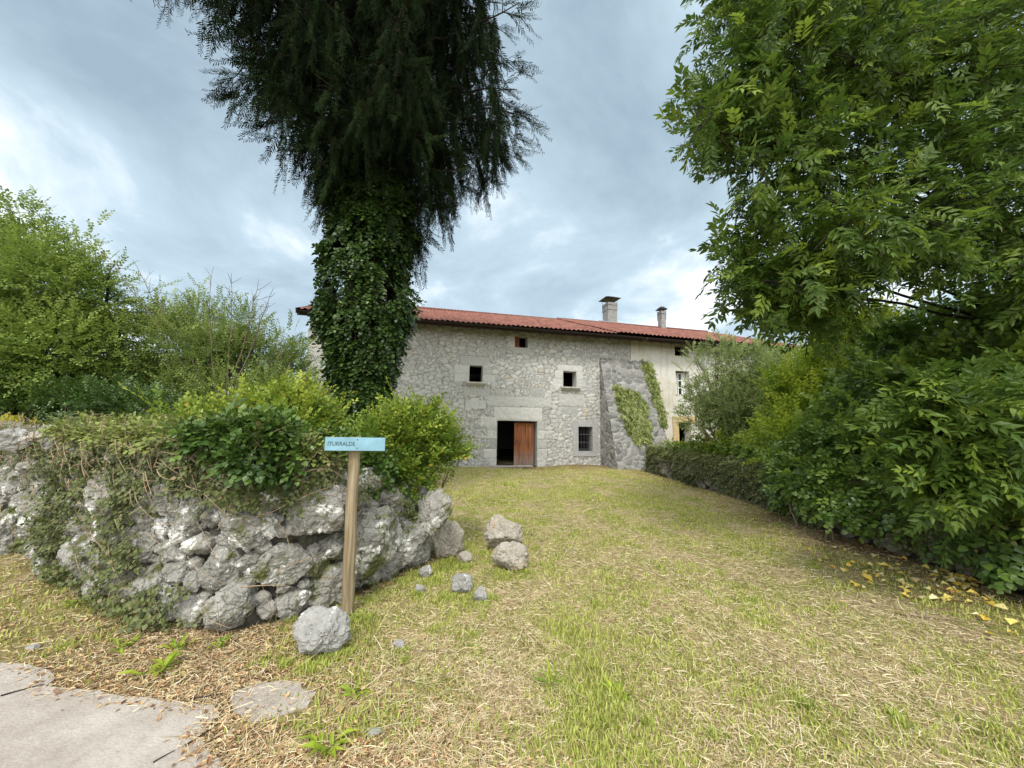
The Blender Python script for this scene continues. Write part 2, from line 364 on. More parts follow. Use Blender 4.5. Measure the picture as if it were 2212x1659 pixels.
def sheet(name, poly, z, label, jit=.012, seed=1):
    pts = []
    for i in range(len(poly)):
        a, b = poly[i], poly[(i+1) % len(poly)]; n = max(1, int(np.linalg.norm(b-a)/.05)) if np.hypot(*a) < 5 else 1
        for k in range(n): pts.append(a+(b-a)*k/n)
    pts = np.array(pts); q = np.column_stack([pts*9, pts[:, 0]*0])
    pts = pts+jit*np.stack([vnoise(q, seed), vnoise(q, seed+1)], -1)
    top = np.column_stack([pts, np.full(len(pts), z)]); n = len(pts); low = top-A(0, 0, .05)
    m = MB().add(np.concatenate([top, low]), [[i, (i+1) % n, (i+1) % n+n, i+n] for i in range(n)]); m.F.append(np.array([list(range(n))[::-1]]))
    return tag(m.build(name, M['road']), label, kind='structure')
sheet('road', ROAD, .012, 'worn grey concrete lane with ragged edge at lower left')
SLAB = np.array([ground_pt(*p)[:2] for p in ((500, 1500), (540, 1482), (600, 1474), (655, 1478), (684, 1500), (672, 1530), (620, 1552), (545, 1560), (500, 1540))])
sheet('pavement', SLAB, .008, 'broken patch of grey concrete in the straw beside the lane', .03, 5)
DS = [fac(1955*Q, 1842*Q)[0], fac(2115*Q, 1842*Q)[0]]
sl = np.array([H(DS[0]-1.6, 0, .02)[:2], H(DS[1]-.3, 0, .02)[:2], H(DS[1]-.3, 0, .45)[:2], H(DS[0]-1.0, 0, .55)[:2], H(DS[0]-1.6, 0, .4)[:2]])
sheet('threshold_pavement', sl, .05, 'pale stone paving in front of the farmhouse door', .03, 9)

# ------------------------------------------------------------------ farmhouse
house = thing('stone_farmhouse', 'long grey rubble stone farmhouse with red tiled roof at the end of the field', 'farmhouse', HO)
def masonry(name, O, e, upv, n, s0, s1, z0, z1, res, cell, holes=(), blocks=(), amp=.02, seed=1, mat=None, parent=None, clip=None, kp=None):
    ss = np.arange(s0, s1+res*.5, res); zz = np.arange(z0, z1+res*.5, res); ss[-1] = s1; zz[-1] = z1
    for a, b, c, d in holes:
        for arr, v in ((ss, a), (ss, b), (zz, c), (zz, d)):
            if arr[0] < v < arr[-1]: arr[np.argmin(abs(arr-v))] = v
    S, Z = np.meshgrid(ss, zz); q = np.stack([S*1.2, Z*1.2, 0*S+seed], -1)
    w1 = fbm(q*1.6, seed+5, 3)*.45; w2 = fbm(q*1.6, seed+9, 3)*.35; k = 1+.45*np.clip((2.6-Z)/3, -.35, .1)
    f1, f2, idv = worley(S/cell[0]+w1, Z/cell[1]+w2, seed)
    g = f2-f1; m = (idv > .72)
    f1b, f2b, idb = worley(S/cell[0]*2.1+w1*2, Z/cell[1]*1.9+w2*2, seed+40)       # some areas of smaller stones
    area = fbm(q*.9, seed+77, 2) > .12
    g = np.where(area, np.minimum((f2b-f1b)*.8, 1), g); idv = np.where(area, idb, idv)
    for a, b, c, d in blocks:
        ins = (S > a) & (S < b) & (Z > c) & (Z < d); e_ = np.minimum(np.minimum(S-a, b-S), np.minimum(Z-c, d-Z))/.10
        g = np.where(ins, e_, g); idv = np.where(ins, _h(np.int64(abs(a)*997), np.int64(abs(c)*991), np.int64(3), 2)*.78, idv)
    j = np.clip((g-.05)/.14, 0, 1); hgt = amp*(np.sqrt(np.clip(g*2.2, 0, 1))*.8+.5*(idv-.5))+amp*.35*fbm(q*9, seed+3, 2)
    if kp is not None: hgt = hgt+kp(S, Z)
    V = np.asarray(O)+S[..., None]*e+Z[..., None]*upv+hgt[..., None]*n
    V = V.reshape(-1, 3); nx = len(ss); I = np.arange(len(zz)-1)[:, None]*nx+np.arange(nx-1)[None]
    sm = (ss[:-1]+ss[1:])/2; zm = (zz[:-1]+zz[1:])/2; SM, ZM = np.meshgrid(sm, zm); keep = np.ones(SM.shape, bool)
    for a, b, c, d in holes: keep &= ~((SM > a) & (SM < b) & (ZM > c) & (ZM < d))
    if clip is not None: keep &= clip(SM, ZM)
    I = I[keep]; Fq = np.stack([I, I+1, I+nx+1, I+nx], -1)
    mb = MB().add(V, Fq, idv.ravel()); o = mb.build(name, mat, parent, smooth=True)
    a_ = o.data.attributes.new('joint', 'FLOAT', 'POINT'); a_.data.foreach_set('value', j.astype(np.float32).ravel())
    return o
def R4(x0, x1, y0, y1, off=0):       # photo rect (4032 px) -> s0,s1,z0,z1 on the facade
    xm, ym = (x0+x1)/2, (y0+y1)/2
    return (fac(x0*Q, ym*Q, off)[0], fac(x1*Q, ym*Q, off)[0], fac(xm*Q, y1*Q, off)[1], fac(xm*Q, y0*Q, off)[1])
SL = fac(1220*Q, 1450*Q)[0]; SP = fac(2481*Q, 1400*Q)[0]; SR = SL+24.6
EOFF = .85
EZ = (fac(1168*Q, 1222*Q, EOFF)[1]+fac(2200*Q, 1291*Q, EOFF)[1]+fac(3000*Q, 1366*Q, EOFF)[1])/3
SLOPE = .36; WT = EZ-.18+SLOPE*EOFF-.05
dr = R4(1956, 2115, 1657, 1842); dr = (dr[0], dr[1], -.05, dr[3])
w1 = R4(1848, 1901, 1439, 1506); w2 = R4(2217, 2269, 1462, 1525); w3 = R4(2027, 2078, 1324, 1369); w4 = R4(2276, 2332, 1680, 1777)
w5 = R4(2658, 2713, 1461, 1556); a1 = R4(2655, 2702, 1359, 1402); a2 = R4(2900, 2937, 1392, 1420); dr2 = R4(2672, 2722, 1665, 1845); dr2 = (dr2[0], dr2[1], -.1, dr2[3])
print('facade', SL, SP, SR, 'eave', EZ, fac(1168*Q, 1222*Q, EOFF), fac(2200*Q, 1291*Q, EOFF), fac(3000*Q, 1366*Q, EOFF), 'door', dr, 'w4', w4)
def fr(r, l, rr, b, t): return (r[0]-l, r[1]+rr, r[2]-b, r[3]+t)
blk = []
def jambs(r, n, wl, wr, seed):
    g = np.random.default_rng(seed); zs = np.linspace(r[2], r[3], n+1)
    for i in range(n):
        blk.append((r[0]-wl*g.uniform(.6, 1.25), r[0], zs[i], zs[i+1])); blk.append((r[1], r[1]+wr*g.uniform(.6, 1.25), zs[i], zs[i+1]))
jambs(dr, 5, .5, .5, 3); jambs(w1, 2, .55, .6, 4); jambs(w2, 2, .45, .45, 5); jambs(w3, 1, .35, .35, 6)
blk += [(w1[0]-.45, w1[1]+.3, w1[3], w1[3]+.42), (w2[0]-.3, w2[1]+.3, w2[3], w2[3]+.3), (w3[0]-.1, w3[1]+.1, w3[2]-.3, w3[2]),
        R4(1918, 2172, 1562, 1600), R4(1945, 2136, 1602, 1656), R4(1822, 1930, 1530, 1560), R4(1830, 1915, 1575, 1612), R4(2085, 2140, 1528, 1560), R4(2200, 2300, 1552, 1598), R4(2210, 2275, 1600, 1632), R4(1890, 1955, 1640, 1680)]
holes = [dr, w1, w2, w3, fr(w4, .26, .24, .22, .24)]
masonry('stone_wall', HO, HE, A(0, 0, 1), HN, SL, SP, -.3, WT,   .032, (.30, .19), holes, blk, .03, 2, M['facade'], house)
# corner pillar, gables, back wall
g = np.random.default_rng(8)
mp = MB(); z = -.3
while z < WT-.05:
    h = g.uniform(.32, .55); h = min(h, WT-z); wd = g.uniform(.85, .95)
    mp.box(H(SL+.42, z+h/2, .16), (wd, .5+g.uniform(0, .02), h-.012), (HE, HN, A(0, 0, 1))); z += h
mp.build('corner_pillar', M['ashlar'], house)
m = MB(); m.tube([H(SL+1.05, .2, .12), H(SL+1.05, WT-.1, .12)], .05, 8); m.build('drainpipe', M['dark'], house)
DEP = 16.0
RZ = EZ+SLOPE*8.4
def gable(s, name):
    m = MB(); b = H(s, -.3, 0); pts = [H(s, -.3, 0), H(s, WT, 0), H(s, RZ-.25, -8.4+EOFF), H(s, WT, -DEP+EOFF*2), H(s, -.3, -DEP+EOFF*2)]
    m.add(pts, [list(range(5))]); t = HE*.5*(1 if s < 0 else -1); m.add([p+t for p in pts], [list(range(5))]); m.build(name, M['cement'], house)
gable(SL, 'gable_wall'); gable(SR, 'gable_wall')
m = MB(); m.add([H(SL, -.3, -DEP+1.7), H(SR, -.3, -DEP+1.7), H(SR, WT, -DEP+1.7), H(SL, WT, -DEP+1.7)], [[0, 1, 2, 3]]); m.build('back_wall', M['cement'], house)
m = MB(); m.add([H(SL, .0, 0), H(SR, .0, 0), H(SR, .0, -14), H(SL, .0, -14)], [[0, 1, 2, 3]]); m.add([H(SL+.1, WT-.1, -.1), H(SR-.1, WT-.1, -.1), H(SR-.1, WT-.1, -14), H(SL+.1, WT-.1, -14)], [[0, 1, 2, 3]])
m.build('interior_floor', M['interior'], house)
def plaster_wall():
    ss = np.arange(SP, SR+.01, .12); zz = np.arange(-.3, WT+.01, .12); ss[-1] = SR; zz[-1] = WT
    hl = [w5, a1, a2, dr2]
    for a, b, c, d in hl:
        for arr, v in ((ss, a), (ss, b), (zz, c), (zz, d)): arr[np.argmin(abs(arr-v))] = v
    S, Z = np.meshgrid(ss, zz); q = np.stack([S*.8, Z*.8, 0*S], -1); hg = .035+.02*fbm(q, 91, 4)
    V = HO+S[..., None]*HE+Z[..., None]*A(0, 0, 1)+hg[..., None]*HN; nx = len(ss); I = np.arange(len(zz)-1)[:, None]*nx+np.arange(nx-1)[None]
    SM, ZM = np.meshgrid((ss[:-1]+ss[1:])/2, (zz[:-1]+zz[1:])/2); keep = np.ones(SM.shape, bool)
    for a, b, c, d in hl: keep &= ~((SM > a) & (SM < b) & (ZM > c) & (ZM < d))
    I = I[keep]; tag(MB().add(V.reshape(-1, 3), np.stack([I, I+1, I+nx+1, I+nx], -1)).build('plaster_wall', M['plaster'], house, True), 'cream and grey stained plaster wall')
plaster_wall()
AX = (HE, HN, A(0, 0, 1))
def reveal(r, dep, mat, name, parent=house, th=.02, front=.0):
    m = MB(); a, b, c, d = r; y = front-dep/2
    m.box(H(a-th/2, (c+d)/2, y), (th, dep, d-c), AX); m.box(H(b+th/2, (c+d)/2, y), (th, dep, d-c), AX)
    m.box(H((a+b)/2, d+th/2, y), (b-a+2*th, dep, th), AX); m.box(H((a+b)/2, c-th/2, y), (b-a+2*th, dep, th), AX)
    return m.build(name, mat, parent)
win = []
for r, mt in ((w1, 'ashlar'), (w2, 'ashlar')):
    f = reveal(r, .5, M[mt], 'window', front=.02)
    p = []; a, b, c = r[0]-.14, r[1]+.14, r[2]
    prof = [(0, 0), (.2, 0), (.2, -.05), (.05, -.16), (0, -.16)]
    m = MB(); V = [H(a+(.06 if (i > 2) else 0), c+q[1], q[0]+.02) for i, q in enumerate(prof)]+[H(b-(.06 if (i > 2) else 0), c+q[1], q[0]+.02) for i, q in enumerate(prof)]
    m.add(V, [[i, (i+1) % 5, (i+1) % 5+5, i+5] for i in range(5)]); m.F.append(np.array([[4, 3, 2, 1, 0]])); m.F.append(np.array([[5, 6, 7, 8, 9]]))
    m.build('sill', M['ashlar'], f)
f = reveal(w3, .45, M['ashlar'], 'window', front=.02)
m = MB(); m.box(H(w3[0]+(w3[1]-w3[0])*.22, (w3[2]+w3[3])/2, -.22), ((w3[1]-w3[0])*.42, .03, w3[3]-w3[2]-.02), AX); m.build('shutter', M['door'], f)
# barred window in a cement surround
so = fr(w4, .26, .24, .22, .24); m = MB(); a, b, c, d = so; ia, ib, ic, idd = w4
m.box(H((a+ia)/2, (c+d)/2, -.17), (ia-a, .44, d-c), AX); m.box(H((b+ib)/2, (c+d)/2, -.17), (b-ib, .44, d-c), AX)
m.box(H((ia+ib)/2, (d+idd)/2, -.17), (ib-ia, .44, d-idd), AX); m.box(H((ia+ib)/2, (c+ic)/2, -.17), (ib-ia, .44, ic-c), AX)
bw = m.build('window', M['cement'], house)
for i in range(5):
    s = ia+(ib-ia)*(i+.5)/5; MB().tube([H(s, ic, -.12), H(s, idd, -.12)], .013, 6).build('bar', M['iron'], bw)
for t in (.08, .36, .68):
    z = ic+(idd-ic)*t; MB().tube([H(ia, z, -.10), H(ib, z, -.10)], .015, 6).build('bar', M['iron'], bw)
# white casement window
f = reveal(w5, .4, M['plaster'], 'window', front=.035); wd = w5[1]-w5[0]; hh = w5[3]-w5[2]
m = MB(); zc = (w5[2]+w5[3])/2-.03
for s in (0.02, .30, .42, .70): m.box(H(w5[0]+wd*(s+.03), zc, -.28), (wd*.06, .05, hh-.1), AX)
for t in (.03, .33, .63, .93):
    m.box(H(w5[0]+wd*.20, w5[2]+hh*t, -.281), (wd*.32, .045, .05), AX); m.box(H(w5[0]+wd*.60, w5[2]+hh*t, -.281), (wd*.30, .045, .05), AX)
m.box(H(w5[0]+wd*.87, zc, -.3), (wd*.24, .05, hh), AX); m.build('frame', M['white'], f)
MB().box(H(w5[0]+wd*.4, zc, -.30), (wd*.78, .01, hh-.05), AX).build('pane', M['glass'], f)
for r in (a1, a2):
    f = reveal(r, .5, M['plaster'], 'attic_opening', front=.035); MB().box(H(r[1]+.09, (r[2]+r[3])/2+.05, .10), (.16, .14, r[3]-r[2]+.2), AX).build('post', M['ashlar'], f)
f = reveal(dr2, .5, M['plaster'], 'doorway', front=.035)
k = NT('ochre_sandstone'); M['ochre'] = k.bsdf(k.ramp(k.noise(6, 6), [(.3, (.44, .33, .17)), (.6, (.60, .48, .27)), (.8, (.50, .45, .36))]), .9, spec=.1)
m = MB(); m.box(H(dr2[0]-.17, (dr2[2]+dr2[3])/2, .05), (.32, .08, dr2[3]-dr2[2]), AX); m.box(H((dr2[0]+dr2[1])/2, dr2[3]+.16, .05), (dr2[1]-dr2[0]+.66, .08, .3), AX); m.build('door_surround', M['ochre'], house)
# main door
f = reveal(dr, .55, M['ashlar'], 'door_frame', front=.02); dw = dr[1]-dr[0]; dh = dr[3]-.04
leaf0 = dr[0]+dw*.455; lw = dr[1]-.09-leaf0
dl = bpy.data.objects.new('door', None); COL.objects.link(dl); dl.parent = house; dl.location = H(leaf0, .02, -.24)-HO; dl.rotation_euler = (0, 0, HA)
def build_door():
    m = MB(); n = 7
    for i in range(n): m.box((lw*(i+.5)/n, 0, dh/2-.03), (lw/n-.008, .05+.006*(i % 2), dh-.08), None)
    m.box((lw/2, .03, dh/2), (lw, .01, dh-.1))
    V = np.concatenate(m.V); m.V = [V]; 
    pl = m.build('planks', M['door'], loc=(0, 0, 0)); pl.parent = dl
    for j, t in enumerate((.115+.65, .545, .475, .235)):
        for i in range(n): s = MB().tube([(0, -.027, 0), (0, -.045, 0)], [.022, .012], 8).build('stud', M['iron'], loc=(0, 0, 0)); s.parent = dl; s.location = (lw*(i+.5)/n, 0, dh*t)
    m = MB(); th = np.linspace(0, 2*pi, 13); m.tube([(.06+.045*cos(a), -.05, dh*.5+.045*sin(a)) for a in th], .009, 5); s = m.build('handle', M['iron'], loc=(0, 0, 0)); s.parent = dl
build_door()
# buttress
bs0 = fac(2362*Q, 1500*Q)[0]; bs1 = fac(2526*Q, 1425*Q)[0]; bz = fac(2440*Q, 1415*Q)[1]
BD = 1.6
def buttress():
    sl = math.hypot(BD, bz+.2); up = (A(0, 0, bz+.2)-HN*BD)/sl; nn = np.cross(HE, up); nn /= np.linalg.norm(nn)
    if nn@HN < 0: nn = -nn
    def flare(S, Z): return 0*S
    o = masonry('buttress', H(bs0, -.2, BD), HE, up, nn, 0, bs1-bs0+.12, 0, sl, .03, (.34, .26), (), (), .04, 12, M['butt'], house)
    def flare(ob, whole):
        V = np.empty(len(ob.data.vertices)*3, np.float32); ob.data.vertices.foreach_get('co', V); V = V.reshape(-1, 3); W3 = V+HO
        u = 1 if whole else np.clip(((W3-HO)@HE-bs0)/(bs1-bs0), 0, 1.1); V = V+(u*.42*np.clip(1-W3[:, 2]/bz, 0, 1))[:, None]*HE
        ob.data.vertices.foreach_set('co', V.astype(np.float32).ravel()); ob.data.update()
    flare(o, False)
    for s, sg in ((bs0, -1), (bs1+.12, 1)):
        ck_ = masonry('buttress_cheek', H(s, -.2, 0), HN, A(0, 0, 1), HE*sg, 0, BD+.04, 0, bz+.2, .03, (.3, .24), (), (), .03, 22+sg, M['butt'], house, clip=lambda S, Z: S < BD*(1-Z/(bz+.2))+.03)
        if sg > 0: flare(ck_, True)
buttress()
# roof
def roof():
    def slope(name, s0, s1, lift, front=True, D=8.4):
        P = .215; n = int(round((s1-s0)/P)); per = 10; ss = np.linspace(s0, s1, n*per+1)
        ph = ((ss-s0)/P) % 1; prof = .045*np.clip(np.sin(np.clip(ph/.62, 0, 1)*pi), 0, 1)**.6
        rows = int(D/.38); dd = []; st = []; rid = []
        for r in range(rows+1): dd += [r*D/rows, (r+.97)*D/rows]; st += [.028, .0]; rid += [r, r]
        dd = np.array(dd[:-1]); st = np.array(st[:-1]); rid = np.array(rid[:-1])
        gS, gD = np.meshgrid(ss, dd); z = EZ+lift+SLOPE*gD+prof[None]*(1-.0*gD)+st[:, None]
        wob = .01*vnoise(np.stack([gS*1.7, gD*.7, 0*gS], -1), 5); z = z+wob+.03*np.sin(gS*.35)
        off = EOFF-gD if front else EOFF-2*8.4+gD
        V = HO+gS[..., None]*HE+off[..., None]*HN+z[..., None]*A(0, 0, 1); nx = len(ss)
        tile = np.floor((gS-s0)/P).astype(np.int64); tn = _h(tile, rid[:, None]+0*tile, 0*tile, 9)
        I = np.arange(len(dd)-1)[:, None]*nx+np.arange(nx-1)[None]; Fq = np.stack([I, I+1, I+nx+1, I+nx], -1).reshape(-1, 4)
        return MB().add(V.reshape(-1, 3), Fq, tn.ravel()).build(name, M['tile'], house, True)
    sm = fac(2225*Q, 1260*Q, -3)[0]+1.2; e0 = fac(1168*Q, 1222*Q, EOFF)[0]; s1 = SR+.5
    r1 = slope('roof', e0, sm, 0); r2 = slope('roof', sm, s1, .07); slope('roof', e0, s1, 0, False)
    m = MB(); m.tube([H(e0, RZ+.02, EOFF-8.4), H(sm, RZ+.02, EOFF-8.4)], .1, 8); m.tube([H(sm, RZ+.09, EOFF-8.4), H(s1, RZ+.09, EOFF-8.4)], .1, 8); m.build('ridge_tiles', M['tile'], house, True)
    t = .12     # deck under the tiles
    up = (A(0, 0, SLOPE)-HN); up /= np.linalg.norm(up); nn = np.cross(HE, up); mid = H((e0+s1)/2, EZ-.075+SLOPE*4.2, EOFF-4.2)
    MB().box(mid, (s1-e0-.02, 8.4*math.hypot(1, SLOPE)-.06, .09), (HE, up, nn)).build('roof_deck', M['wooddark'], house)
    m = MB()    # gutter as an open half pipe
    th = np.linspace(pi, 2*pi, 8)
    for a, b in ((e0+.05, fac(2540*Q, 1330*Q, EOFF)[0]), (fac(2546*Q, 1330*Q, EOFF)[0], s1-.05)):
        V = [H(s, EZ-.06+.075*sin(q), EOFF+.055+.075*cos(q)) for s in (a, b) for q in th]; m.add(V, [[i, i+1, i+9, i+8] for i in range(7)])
    m.build('gutter', M['dark'], house, True)
    m = MB(); m.box(H((e0+s1)/2, EZ-.12, EOFF-.08), (s1-e0, .03, .17), AX); m.build('fascia', M['wooddark'], house)
    m = MB(); n = 46; q = A(0, 0, SLOPE)-HN; q /= np.linalg.norm(q); nq = np.cross(HE, q)
    for i in range(n):
        s = e0+.4+(s1-e0-.8)*i/(n-1); c = H(s, EZ-.20+SLOPE*.55, EOFF-.55); m.box(c, (.10, 1.0, .12), (HE, q, nq))
    m.build('rafters', M['wooddark'], house)
    # verge board on the left end
    MB().box(H(e0-.02, EZ-.05+SLOPE*4.2, EOFF-4.2), (.04, 8.4*math.hypot(1, SLOPE), .2), (HE, up, nn)).build('verge_board', M['wooddark'], house)
    for (x0, x1, yt, yb, yc) in ((2373, 2430, 1197, 1270, 1176), (2592, 2622, 1227, 1296, 1215)):
        d = ray((x0+x1)/2*Q, yb*Q); # intersect roof plane: z = EZ + SLOPE*(EOFF - off)
        # off = (p-HO).HN
        o = A(0, 0, EYE)-HO; num = EZ+SLOPE*EOFF-SLOPE*(o@HN)-EYE; t_ = num/(d[2]+SLOPE*(d@HN)); p = A(0, 0, EYE)+d*t_
        sc, oc = (p-HO)@HE, (p-HO)@HN; dist = p[1]; w = (x1-x0)*Q/F*dist*.70; top = at((x0+x1)/2*Q, yt*Q, dist)[2]; zb = p[2]-.5
        cap = at((x0+x1)/2*Q, yc*Q, dist)[2]; dp = w*1.15
        c = MB(); c.box(H(sc, (zb+top)/2, oc), (w, dp, top-zb), AX); ch = c.build('chimney', M['chimney'], house)
        b = MB(); b.box(H(sc, top-.22, oc), (w+.03, dp+.03, .025), AX)
        if w > .5: b.box(H(sc, top-.62, oc), (w+.03, dp+.03, .025), AX)
        for i in (-1, 1):
            for j in (-1, 1): b.tube([H(sc+i*(w/2+.012), top-.65, oc+j*(dp/2+.012)), H(sc+i*(w/2+.012), cap-.02, oc+j*(dp/2+.012))], .014, 5)
        b.build('strap', M['metal'], ch)
        q = w*.86; V = [H(sc-q, cap-.10, oc-q), H(sc+q, cap-.10, oc-q), H(sc+q, cap-.10, oc+q), H(sc-q, cap-.10, oc+q), H(sc-q*.35, cap+.12, oc-q*.35), H(sc+q*.35, cap+.12, oc-q*.35), H(sc+q*.35, cap+.12, oc+q*.35), H(sc-q*.35, cap+.12, oc+q*.35)]
        MB().add(V, [[3, 2, 1, 0], [0, 1, 5, 4], [1, 2, 6, 5], [2, 3, 7, 6], [3, 0, 4, 7], [4, 5, 6, 7]]).build('cap', M['metal'], ch)
        MB().box(H(sc+.02, p[2]+.06+SLOPE*-.2, oc+.2), (w*1.9, dp+.5, .05), (HE, up, nn)).build('flashing', M['cement'], ch)
    return e0
E0 = roof()

# ------------------------------------------------------------------ rocks
def ico(sub):
    import bmesh
    b = bmesh.new(); bmesh.ops.create_icosphere(b, subdivisions=sub, radius=1)
    V = np.array([v.co[:] for v in b.verts]); Fq = np.array([[v.index for v in f.verts] for f in b.faces]); b.free(); return V, Fq
ICO = {3: ico(4), 4: ico(5), 2: ico(3)}
def rock(seed, lod=3, rough=.11, planes=11):
    g = np.random.default_rng(seed); V, Fq = ICO[lod]; n = g.normal(size=(planes, 3)); n /= np.linalg.norm(n, axis=1)[:, None]
    h = g.uniform(.68, .95, planes); dots = V@n.T; r = np.where(dots > .15, h/np.maximum(dots, .15), 9)
    kk = 30; rr = -np.log(np.exp(-kk*r).sum(1)+np.exp(-kk*1.05))/kk
    P = V*rr[:, None]; P = P*(1+rough*fbm(P*2.2+seed, seed, 5, .6))[:, None]; P = P-V*(rough*.55*np.abs(fbm(P*4.5+seed, seed+3, 5, .68)))[:, None]+V*(rough*.22*fbm(P*13, seed+8, 3, .7))[:, None]
    return P, Fq
ROCKS = [(rock(100+i, 3), rock(100+i, 4)) for i in range(9)]
def rot(g):
    q = g.normal(size=4); q /= np.linalg.norm(q); w, x, y, z = q
    return np.array([[1-2*(y*y+z*z), 2*(x*y-z*w), 2*(x*z+y*w)], [2*(x*y+z*w), 1-2*(x*x+z*z), 2*(y*z-x*w)], [2*(x*z-y*w), 2*(y*z+x*w), 1-2*(x*x+y*y)]])
def pack(T, Hf, radii, g, tries=400):
    pts = []
    for R, cnt in radii:
        c = 0
        for _ in range(tries*cnt//10):
            if c >= cnt: break
            t = g.uniform(0, T); h = g.uniform(R*.55, max(R*.6, Hf(t)-R*.3)); r = R*g.uniform(.82, 1.2)
            ok = True
            for (a, b, q) in pts:
                if abs(a-t) < .8 and math.hypot((a-t)*.88, (b-h)*1.08) < (q+r)*.86: ok = False; break
            if ok: pts.append((t, h, r)); c += 1
    return pts
g = np.random.default_rng(21)
lw_ = thing('dry_stone_wall', 'low rough limestone wall with white lichen curving beside the lane at left', 'stone wall', (*WP[6], 0))
TL = WL[-1]; Hf = lambda t: float(np.interp(t, WL, WH))
pts = pack(TL, Hf, [(.30, 16), (.2, 50), (.135, 120), (.09, 300), (.055, 600)], g, 300)
m = MB()
for t, h, r in pts:
    p, tg, nr, H_ = wall_at(t); i = g.integers(0, 9); P, Fq = ROCKS[i][1 if r > .12 and t > 2.5 else 0]
    P = P@rot(g).T; ax, ay = g.uniform(.92, 1.25), g.uniform(.8, 1.05)
    L = np.column_stack([P[:, 0]*r*ax*1.15, P[:, 1]*r*.95, P[:, 2]*r*ay*1.12]); c = g.uniform(-.25, .05)*r*1.0-h*.08
    W3 = A(p[0], p[1], h)+L[:, :1]*A(tg[0], tg[1], 0)+(L[:, 1:2]+c-.03)*A(nr[0], nr[1], 0)+L[:, 2:3]*A(0, 0, 1); m.add(W3, Fq)
for t in np.arange(0, TL, .17):          # stones on the top
    for kk in range(3):
        p, tg, nr, H_ = wall_at(t+g.uniform(-.05, .05)); r = g.uniform(.09, .17); P, Fq = ROCKS[g.integers(0, 9)][0]; P = P@rot(g).T*A(r*1.2, r*1.2, r*.8)
        q = A(p[0]-nr[0]*(.12+.2*kk), p[1]-nr[1]*(.12+.2*kk), H_-.06+g.uniform(-.05, .05)); m.add(P+q, Fq)
for j in range(26):                        # the far end face
    p, tg, nr, H_ = wall_at(TL); r = g.uniform(.11, .2); P, Fq = ROCKS[g.integers(0, 9)][0]; P = P@rot(g).T*r*1.1; d = g.uniform(.05, .55)
    m.add(P+A(p[0]-nr[0]*d+tg[0]*-.04, p[1]-nr[1]*d+tg[1]*-.04, g.uniform(.08, H_-.08)), Fq)
m.build('stones', M['rock'], lw_)
def face_core():
    ts, zz = np.arange(0, TL-.03, .028), np.linspace(-.05, 1, 46); T_, Z_ = np.meshgrid(ts, zz); p, tg, nr, hh = wall_at(T_); Z_ = Z_*(hh-.1)
    q = np.stack([T_, Z_, 0*T_], -1); f1, f2, iv = worley(T_/.17+.4*fbm(q*3, 3, 2), Z_/.12+.3*fbm(q*3, 4, 2), 6); o = -.075+.05*np.clip((f2-f1)*3, 0, 1)+.035*(iv-.5)+.03*fbm(q*6, 9, 4)-Z_*.06
    o = o-.042; V = np.concatenate([p+nr*o[..., None], Z_[..., None]], -1).reshape(-1, 3); nx = len(ts); I = np.arange(len(zz)-1)[:, None]*nx+np.arange(nx-1)[None]
    MB().add(V, np.stack([I, I+1, I+nx+1, I+nx], -1).reshape(-1, 4)).build('rubble_fill', M['fill'], lw_, True)
face_core()
m = MB(); ts = np.linspace(0, TL-.08, 60); p, tg, nr, hh_ = wall_at(ts)
rows = []
for (o, zf) in ((-.10, 0), (-.17, 1), (-.62, 1), (-.66, 0)): rows.append(np.column_stack([p+nr*o, np.where(zf, hh_-.08, -.1)]))
V = np.stack(rows, 1).reshape(-1, 3); i = np.arange(59)[:, None]*4+np.arange(3)[None]; m.add(V, np.stack([i, i+1, i+5, i+4], -1).reshape(-1, 4)); m.F.append(np.array([[0, 1, 2, 3]])); m.F.append(np.array([[239, 238, 237, 236]]))
m.build('earth_core', M['core'], lw_)

def loose(px, py, wpx, hpx, mat, label, seed, name='loose_stone', depth=None, z=None, group=None, dz=.0, cat='stone', lod=4, tilt=0, deep=1.):
    b = ground_pt(px, py) if depth is None else at(px, py, depth)
    d = b[1]; w = wpx/F*d; h = hpx/F*d
    P, Fq = rock(seed, lod, .12, 10); P = P-(P.max(0)+P.min(0))/2; P = P/(P.max(0)-P.min(0)); P = P*A(w, w*.8*deep, h*1.1)
    if tilt: c, s = cos(tilt), sin(tilt); P = np.column_stack([P[:, 0]*c-P[:, 2]*s, P[:, 1], P[:, 0]*s+P[:, 2]*c])
    base = b[2] if depth is not None else float(gz(b[:2]))
    P = P-A(0, 0, P[:, 2].min()); loc = A(b[0], b[1]+w*.3, base-.08*h-dz)
    o = MB().add(P+loc, Fq).build(name, M[mat], loc=loc); tag(o, label, cat, group); return o
loose(674, 1430, 116, 88, 'stone_grey', 'big grey boulder with white lichen at the foot of the signpost', 301, 'boulder', cat='boulder')
loose(1087, 1190, 84, 72, 'stone_tan', 'brown and grey peaked stone lying upslope of the pale one in the grass', 322)
loose(1102, 1239, 80, 55, 'stone_tan', 'pale cream layered stone, nearest of the two big ones on the grass', 303)
loose(995, 1284, 46, 40, 'stone_grey', 'grey pointed stone with white spots low in the grass', 304, lod=3)
loose(1037, 1301, 30, 30, 'stone_grey', 'small pale stone right beside the grey pointed one', 305, lod=3)
loose(905, 1281, 20, 18, 'stone_grey', 'fist sized mossy stone in the grass right of the signpost', 306, lod=3)
loose(917, 1246, 28, 24, 'stone_grey', 'half buried light stone below the wall end', 307, lod=3)
loose(858, 1400, 26, 12, 'stone_grey', 'small flat whitish stone in the grass right of the boulder', 308, lod=3)
loose(806, 1592, 26, 10, 'stone_grey', 'flat stone sunk in straw near the bottom of the photo', 312, lod=3)
